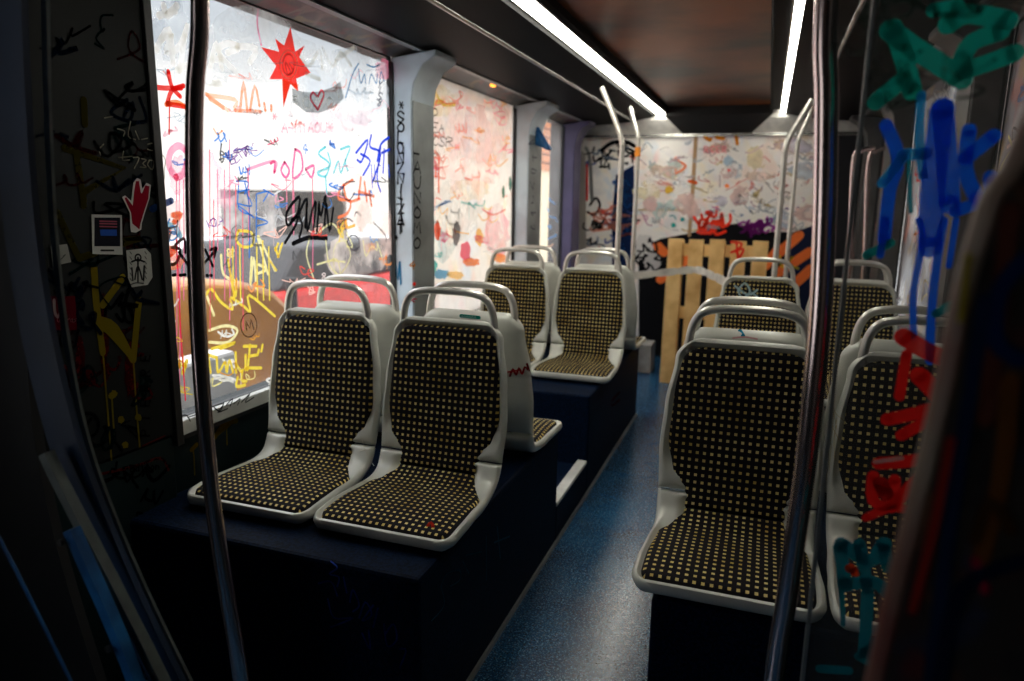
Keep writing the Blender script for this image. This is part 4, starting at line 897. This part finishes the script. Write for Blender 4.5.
# black scribble on the white sill
def f4():
    mk = Marks(lambda u, v: onX(u, v, XL + .03), (1, 0, 0), base=.001)
    for p in (c7((150, 275), (215, 255), (190, 290), (230, 275)), c7((175, 270), (200, 285), (215, 250)), c7((225, 260), (250, 235), (240, 265)), c7((255, 255), (280, 235), (270, 260)), c7((285, 250), (320, 215), (300, 250), (335, 230)), c7((20, 325), (60, 300), (80, 325)), c7((70, 310), (130, 290))): mk.stroke(p, 1.2, (.03, .03, .03), see=.05)
    return mk.done('scribble', sill)
f4()

# dark entrance panel: yellow tag with drips, stickers, chalk writing
PP = lambda u, v: onX(u, v, XL + .035)
mk = Marks(PP, (1, 0, 0)); YD = (.42, .32, .02); YDD = (.085, .072, .012)
cy = crop(40, 290, 4.007); cs = crop(40, 100, 4.17); ct = crop(70, 200, 4.86)
for k in range(46): mk.scrib(R.uniform(55, 145), R.uniform(30, 440), R.uniform(15, 45), R.uniform(12, 38), R.choice([(.004, .004, .005), (.004, .004, .005), (.004, .02, .02), (.05, .004, .006), (.006, .012, .03)]), R.uniform(1.5, 4), 900 + k, R.randint(4, 9), .1)
for p in (cy((215, -90), (225, 60), (250, 250)), cy((250, 60), (330, -50)), cy((240, 120), (300, 150), (370, 280)), cy((235, 150), (270, 160), (370, 270)), cy((395, 40), (372, 280))): mk.stroke(p, 6.5, YD, 3, see=.03)
for p in (cy((250, 250), (262, 400), (285, 680)), cy((372, 280), (385, 480), (398, 630)), cy((285, 420), (295, 580))): mk.stroke(p, 1.7, YD, 0)
for u, v in ((285, 425), (295, 415), (322, 520), (340, 620), (392, 510)): mk.blob(40 + u / 4.007, 290 + v / 4.007, 3.2, 3.6, YD, .05, u)
for p in (cs((100, 200), (350, 285), (170, 390), (180, 440)), cs((150, 230), (180, 420)), cs((180, 0), (185, 100)), cs((70, 470), (160, 660)), cs((160, 660), (420, 575), (250, 570))): mk.stroke(p, 6, YDD, 0, see=.1)
for p in (cs((250, 230), (245, 205), (262, 185)), cs((320, 120), (350, 130), (345, 150)), cs((375, 90), (365, 150), (395, 165)), cs((395, 130), (410, 165)), cs((420, 165), (445, 160)), cs((445, 185), (475, 180), (470, 210), (445, 205)), cs((465, 145), (470, 180)), cs((500, 165), (500, 215), (520, 250), (515, 290), (515, 330), (490, 335)),
          cs((325, 240), (380, 235)), cs((345, 215), (340, 250), (370, 250)), cs((385, 240), (410, 242), (390, 285)), cs((420, 245), (440, 250), (425, 265), (440, 280), (415, 280)), cs((455, 250), (445, 270), (465, 290), (470, 255), (450, 252)), cs((480, 265), (490, 260), (485, 290)), cs((265, 75), (300, 68))): mk.stroke(p, 1.0, (.50, .46, .34), 3, see=.1)
for u, v, a, b, k in ((128, 244, 3.6, 5, 1), (104, 338, 4, 40, 2), (130, 372, 5, 28, 3), (80, 360, 5, 22, 4)): mk.blob(u, v, a, b, (.16, .006, .01), .2, k)
for k, (u, v) in enumerate(((75, 372), (92, 378), (112, 365), (135, 350), (138, 392))): mk.scrib(u, v, 20, 24, (.14, .006, .01), 2.4, 950 + k, 6)
mk.stroke([(88 + 10 * math.cos(a * .4), 425 + 12 * math.sin(a * .4)) for a in range(17)], 3, (.004, .004, .005), 2)
for i, ch in enumerate('PIERRE'): mk.text(ch, 157 - 8, 436 - i * 15, 9, (.004, .004, .005), 1.6, ang=-1.5, seed=i)
mk.stroke([(142, 446), (164, 436)], 1.5, (.25, .02, .02), 0)
mk.stroke(cs((465, 455), (545, 420)), 6, (.02, .06, .20), 0, see=.05)
mk.done('graffiti', panel_left)
def sticker(name, px, col, lab, extra, cat='sticker'):
    mk = Marks(PP, (1, 0, 0), base=.0040); mk.poly(px, col, .0, 0.0)
    extra(mk); o = mk.done(name, None); o['label'] = lab; o['category'] = cat; return o
def ex1(mk):
    mk.poly(cs((222, 490), (330, 490), (330, 610), (222, 610)), (.010, .010, .014), 0, 0)
    for y in (505, 515, 527): mk.stroke(cs((245, y), (315, y + 2)), 1.2, (.20, .05, .07), 0, see=0, back=0)
    mk.poly(cs((245, 540), (315, 540), (315, 566), (248, 566)), (.015, .05, .22), 0, 0); mk.stroke(cs((250, 627), (302, 627)), 1.6, (.02, .02, .02), 0, see=0)
sticker('poster_sticker', cs((210, 477), (337, 480), (340, 645), (214, 642)), (.30, .30, .28), 'white-framed dark sticker with blue block on the dark left panel', ex1)
def ex2(mk):
    mk.poly(cs((380, 515), (375, 470), (348, 410), (355, 405), (382, 440), (388, 380), (395, 338), (408, 338), (416, 385), (420, 390), (435, 355), (452, 360), (448, 410), (425, 480), (415, 515), (410, 540)), (.13, .004, .012), 0, 0)
sticker('hand_sticker', cs((372, 530), (370, 470), (338, 405), (350, 398), (376, 420), (385, 345), (400, 325), (415, 332), (422, 370), (440, 345), (458, 355), (452, 410), (430, 480), (420, 515), (418, 540), (395, 553), (375, 550)), (.34, .33, .31), 'dark red three-fingered hand sticker with a white edge on the dark left panel', ex2)
def ex3(mk):
    for p in (ct((325, 280), (325, 400)), ct((295, 300), (325, 290), (355, 300)), ct((310, 385), (320, 330), (330, 330), (345, 385)), ct((295, 330), (300, 390)), ct((355, 320), (352, 390))): mk.stroke(p, 1.7, (.02, .02, .02), 3, see=0)
    mk.stroke([(70 + (325 + 14 * math.cos(a * .45)) / 4.86, 200 + (280 + 16 * math.sin(a * .45)) / 4.86) for a in range(15)], 1.5, (.02, .02, .02), 2, see=0)
    for k in range(6): mk.stroke(ct((285, 250 + k * 26), (293, 262 + k * 26)), .8, (.05, .05, .05), 0, see=0); mk.stroke(ct((358, 250 + k * 24), (366, 262 + k * 24)), .8, (.05, .05, .05), 0, see=0)
    mk.stroke(ct((290, 410), (315, 402), (350, 405)), 1.1, (.05, .05, .05), 3, see=0)
sticker('figure_sticker', ct((268, 245), (362, 234), (388, 262), (396, 375), (372, 412), (295, 424), (278, 380)), (.27, .27, .25), 'torn pale sticker with a black standing figure near the window edge', ex3)
def ex4(mk):
    mk.stroke([(53, 300), (54, 313), (58, 316), (61, 298)], 2.6, (.55, .50, .50), 3, see=0); mk.text('ultras', 56, 322, 5.5, (.40, .20, .22), .7, step=3.2, see=0, jit=.02)
sticker('red_sticker', [(46, 296), (74, 296), (76, 330), (50, 330)], (.05, .002, .005), 'dark red sticker reading ultras below the others on the dark left panel', ex4)
sticker('small_label', [(49, 246), (66, 244), (70, 262), (52, 266)], (.20, .20, .18), 'small worn grey label left of the figure sticker on the dark panel', lambda mk: mk.scrib(59, 256, 12, 8, (.08, .08, .08), .8, 3, 5))
mk = Marks(lambda u, v: onX(u, v, XL + .028), (1, 0, 0))
for k in range(16): mk.scrib(R.uniform(95, 175), R.uniform(470, 600), R.uniform(15, 35), R.uniform(15, 35), (.002, .002, .003), R.uniform(2, 4), 1200 + k, R.randint(4, 8))
mk.stroke([(100, 474), (135, 466), (160, 458), (168, 470)], 2.5, (.14, .01, .01))
mk.text('Ballon', 130, 472, 7, (.004, .004, .005), 1.2, step=5, ang=-.1)
mk.done('graffiti', panel_low)
mk = Marks(lambda u, v: onX(u, v, XL + .0), (1, 0, 0))
for p in (c7((180, 390), (210, 340), (265, 325)), c7((190, 375), (240, 335)), c7((90, 430), (95, 470)), c7((225, 345), (228, 420)), c7((95, 470), (98, 540)), c7((85, 440), (105, 420))): mk.stroke(p, 4.5 if p[1][0] - p[0][0] > 3 else 1.4, (.35, .22, .01), 2)
mk.done('graffiti', wall_left)

# end wall: white sheets with tags, black cloud and orange stripes low down
PB = lambda u, v: onY(u, v, 7.0); mk = Marks(PB, (0, -1, 0)); cb = crop(620, 90, 2.96); BK = (.010, .010, .012)
for p in (cb((55, 470), (120, 440), (200, 425), (300, 400), (350, 395), (400, 420), (500, 420), (520, 430), (520, 900), (55, 900)),): mk.poly(p, BK, 0, 0)
mk.poly(cb((500, 425), (575, 400), (575, 900), (500, 900)), (.015, .02, .05), 0, 0)
for (a, b) in (((450, 500), (530, 430)), ((470, 540), (560, 480)), ((500, 590), (565, 530)), ((110, 460), (130, 480)), ((120, 560), (200, 500)), ((430, 520), (470, 470))):
    mk.stroke(cb(a, b), 9, (.93, .20, .05), 0, see=0, back=0)
mk.scrib(788, 262, 14, 16, (.75, .70, .05), 2, 5, 5, 0); mk.blob(644, 247, 9, 14, (.7, .68, .66), 0, 5, 0); mk.blob(652, 262, 8, 10, (.55, .52, .52), 0, 6, 0)
for k in range(10): mk.scrib(R.uniform(640, 662), R.uniform(238, 275), 10, 12, BK, 2, 1300 + k, 4, 0)
mk.stroke(cb((225, 135), (215, 300), (205, 430)), 3.4, (.42, .26, .14), 0, see=0, back=0); mk.stroke(cb((55, 355), (215, 355)), 1.4, (.60, .45, .25), 0, see=0)
mk.stroke(cb((205, 270), (225, 275)), 3, ORANGE, 0)
for i, u in enumerate((260, 295, 345)): mk.scrib(620 + u / 2.96, 90 + 142 / 2.96, 9, 5, (.95, .45, .03), 3, 1340 + i, 4, 0)
for p in (cb((160, 205), (195, 225), (170, 245)), cb((165, 200), (165, 248))): mk.stroke(p, 1.8, ORANGE, see=0)
mk.text('RCER', 620 + 250 / 2.96, 90 + 185 / 2.96, 6, (.9, .3, .35), 1.2, step=6)
for k, (u, v) in enumerate(((240, 395), (265, 400), (290, 395), (250, 415), (280, 410), (305, 385), (265, 370))): mk.scrib(620 + u / 2.96, 90 + v / 2.96, 14, 16, (.95, .05, .02), 2.6, 1360 + k, 6, 0, back=0)
for u, v, r, col in ((322, 238, 1.8, RED), (317, 284, 2.2, ORANGE), (350, 310, 3, BK), (400, 310, 2.4, BK), (158, 400, 2.5, (.02, .35, .3)), (185, 383, 2.2, (.02, .30, .3)), (90, 330, 3, BLUE), (320, 210, 5, (.40, .52, .62)), (100, 230, 5, (.4, .4, .36)), (145, 295, 4, (.75, .45, .05))): mk.blob(620 + u / 2.96, 90 + v / 2.96, r, r, col, 0, int(u), 0)
for k in range(22): mk.blob(R.uniform(645, 810), R.uniform(145, 220), R.uniform(6, 16), R.uniform(4, 12), R.choice([(.62, .72, .85), (.90, .62, .58), (.92, .80, .50), (.70, .66, .80), (.60, .76, .76), (.93, .70, .56)]), .5, 3000 + k, 0)
for k in range(110):
    u = R.uniform(640, 815); v = R.uniform(142, 232); lo = v > 195
    col = R.choice([(.65, .60, .58), (.55, .62, .70), (.72, .55, .45), (.80, .62, .30), (.70, .50, .55), (.85, .30, .25)] if not lo else [(.25, .40, .65), (.10, .40, .45), (.05, .05, .08), (.70, .30, .50), (.85, .60, .2), (.5, .55, .6), (.20, .10, .30)])
    mk.scrib(u, v, R.uniform(5, 18), R.uniform(3, 9), col, R.uniform(.7, 1.5), 1400 + k, R.randint(3, 8), .5, back=.1)
for k in range(16): mk.scrib(R.uniform(745, 775), R.uniform(222, 232), 12, 8, (.45, .05, .45), 2, 1600 + k, 5, 0)
# left part of the end wall: tags, black loops, dark blue figure patch
mk.poly([(616, 175), (634, 165), (636, 250), (630, 330), (612, 330), (612, 215)], (.008, .02, .07), 0, 0)
for k in range(10): mk.scrib(R.uniform(616, 633), R.uniform(178, 250), 10, 10, (.03, .16, .45), 2, 1650 + k, 5, 0)
mk.stroke([(602, 150), (612, 143), (626, 142), (634, 146)], 4, BK, 3, see=0); mk.stroke([(590, 205), (596, 198), (600, 206), (594, 215), (588, 212)], 2.2, BK, see=0)
mk.stroke([(586, 148), (590, 160), (592, 200)], 3.2, (.35, .36, .36), see=0); mk.stroke([(582, 155), (583, 250)], 7, (.55, .52, .50), 0, see=0); mk.stroke([(587, 165), (587, 200)], 2, RED, 0, see=0)
for k in range(40): mk.scrib(R.uniform(585, 636), R.uniform(140, 172) if k % 2 else R.uniform(210, 250), 9, 7, R.choice([BK, BK, (.2, .25, .35), (.8, .2, .15), (.15, .2, .5)]), R.uniform(1, 2.2), 1700 + k, 4, .1)
for k in range(16): mk.scrib(R.uniform(596, 630), R.uniform(205, 232), 14, 5, (.93, .40, .30), 2, 1750 + k, 4, .3)
mk.poly([(566, 140), (580, 140), (578, 330), (566, 330)], (.10, .09, .20), 0, 0)
# right end: dim with dark tags
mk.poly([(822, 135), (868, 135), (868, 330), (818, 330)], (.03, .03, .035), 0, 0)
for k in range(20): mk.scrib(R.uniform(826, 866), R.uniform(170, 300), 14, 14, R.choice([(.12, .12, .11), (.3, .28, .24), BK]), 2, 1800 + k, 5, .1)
mk.blob(857, 141, 2.4, 2.4, (.02, .15, .8), 0, 5); mk.blob(857, 150, 2, 2, (.02, .15, .8), 0, 6)
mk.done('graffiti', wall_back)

# front plinth: blue marker tags on the faces
mk = Marks(lambda u, v: onY(u, v, 1.53), (0, -1, 0), base=.001); cpl = crop(200, 480, 3.2); BD = (.04, .09, .50)
for p in (cpl((420, 260), (440, 280), (415, 300), (445, 310), (440, 340)), cpl((380, 330), (420, 325), (440, 370)), cpl((460, 310), (470, 360)), cpl((480, 390), (490, 350), (510, 400), (490, 420)), cpl((510, 440), (530, 390), (550, 430), (520, 450), (555, 400)), cpl((555, 470), (570, 410)), cpl((410, 380), (430, 440), (490, 440), (420, 470)), cpl((520, 490), (545, 540), (540, 480)), cpl((590, 460), (600, 530), (630, 510), (620, 460), (595, 490)), cpl((640, 540), (660, 545), (640, 600))): mk.stroke(p, 1.7, BD, see=.1)
mk.done('marker_tag', P1)
mk = Marks(lambda u, v: onX(u, v, -.78), (1, 0, 0), base=.001)
for p in (cpl((770, 340), (790, 300), (830, 290), (830, 320), (800, 340)), cpl((770, 340), (780, 400), (740, 450)), cpl((840, 260), (860, 300)), cpl((850, 240), (900, 230)), cpl((915, 180), (915, 320)), cpl((950, 150), (960, 250)), cpl((940, 200), (990, 180))): mk.stroke(p, 1.6, (.04, .16, .22), see=.1)
mk.done('marker_tag', P1)
mk = Marks(lambda u, v: onX(u, v, -.78), (1, 0, 0), base=.001)
mk.scrib(615, 400, 8, 26, (.10, .02, .03), 2.5, 4, 6); mk.done('marker_tag', P2)

# marks on seats
def on_seat(key, name, pts_list, w, col, Y, n=(0, -1, 0), base=.0):
    mk = Marks(lambda u, v: onY(u, v, Y), n, base=base)
    for p in pts_list: mk.stroke(p, w, col, 3, see=0, back=0)
    s = SEATS[key]; bpy.context.view_layer.update(); o = mk.done(name, s); o.matrix_parent_inverse = s.matrix_world.inverted(); return o
o = on_seat('L2', 'sticker', [[(461, 315.8), (479, 317.6)]], 3.6, (.02, .36, .26), 2.105); o['label'] = 'small green sticker'
on_seat('L2', 'sticker_lettering', [[(461 + 2.6 * i, 317.0 + .22 * i), (462.2 + 2.6 * i, 315.2 + .22 * i), (462.8 + 2.6 * i, 317.2 + .22 * i)] for i in range(6)], .55, (.5, .75, .65), 2.102)
on_seat('R3', 'scrawl', [[(738, 290), (745, 283), (750, 292), (742, 298), (738, 290)], [(752, 293), (758, 298), (750, 301)], [(735, 286), (748, 295), (757, 290)]], 1.8, (.35, .50, .55), 4.085)

def skin(o, du=0):
    """maps a photo position to the surface of one object of a seat, just proud of it"""
    bpy.context.view_layer.update(); mw = o.matrix_world; inv = mw.inverted()
    def P(u, v):
        d = ray(u, v).normalized(); ok, loc, nor, idx = o.ray_cast(inv @ EYE, (inv.to_3x3() @ d).normalized())
        return (mw @ loc) - d * .0025 if ok else onY(u, v, 2.3)
    return P
def child(key, nm): return [c for c in SEATS[key].children if c.name.split('.')[0] == nm][0]
def seat_paint(key, shell, name, strokes, label=None):
    sh = child(key, shell); s = SEATS[key]; P = skin(sh); mk = Marks(P, -ray(*strokes[0][0][0]), base=0)
    for pts, w, col in strokes: mk.stroke(pts, w, col, 3, see=0, back=0)
    bpy.context.view_layer.update(); o = mk.done(name, s); o.matrix_parent_inverse = s.matrix_world.inverted()
    if label: o['label'] = label
DR = (.20, .012, .015)
seat_paint('L6', 'backrest_shell', 'scrawl', [([(510, 376), (513, 369), (516, 375), (519, 368), (522, 374), (525, 367), (529, 371), (527, 364)], 2.2, DR), ([(508, 372), (520, 370)], 1.6, DR)], 'dark red scrawl')
seat_paint('R5', 'backrest_shell', 'ink_mark', [([(740, 331), (743, 336)], 4.0, (.02, .22, .36))], 'small blue ink mark')
seat_paint('L2', 'seat_cushion', 'stain', [([(428, 526), (431, 523), (433, 527)], 3.4, (.35, .02, .01))], 'small red stain')
seat_paint('R1', 'backrest_shell', 'pink_smear', [([(733, 338), (745, 337), (757, 339)], 1.6, (.60, .32, .34))], 'faint pink smear')
# loose threads torn out between the two right seats
s_ = SEATS['R2']; bm = NB(); Y = 2.06
for pts in ([(829, 370), (828, 395), (833, 415), (836, 430)], [(829, 395), (834, 412), (842, 420), (846, 424)], [(833, 412), (831, 425), (838, 440)], [(826, 425), (830, 445), (828, 470)], [(836, 418), (833, 440), (834, 460)], [(824, 440), (828, 455), (825, 480)]):
    tube(bm, [onY(u + 1, v, Y) for u, v in pts], .0009, 5, smooth=4)
o = obj('loose_thread', bm, mat('pale_thread', (.55, .45, .22), .8)); o.parent = s_; bpy.context.view_layer.update(); o.matrix_parent_inverse = s_.matrix_world.inverted(); o['label'] = 'pale loose threads'
# pale dust fluff between the two left seats
s_ = SEATS['L2']; bm = NB()
for pts in ([(362, 440), (366, 452), (374, 466)], [(360, 452), (368, 449), (372, 448)]): tube(bm, [onY(u, v, 2.02) for u, v in pts], .0010, 5, smooth=4)
o = obj('loose_thread', bm, M['tape']); o.parent = s_; bpy.context.view_layer.update(); o.matrix_parent_inverse = s_.matrix_world.inverted(); o['label'] = 'white loose thread'

p = onZ(301, 674, .002); p.y = min(p.y, 1.49); bm = NB(); box(bm, -.012, .012, -.04, .04, 0, .003)
o = obj('paper_scrap', bm, M['tape']); o.location = p; o.rotation_euler = (0, 0, .3); o['label'] = 'small pale paper scrap on the floor at the foot of the front left plinth'; o['category'] = 'scrap'
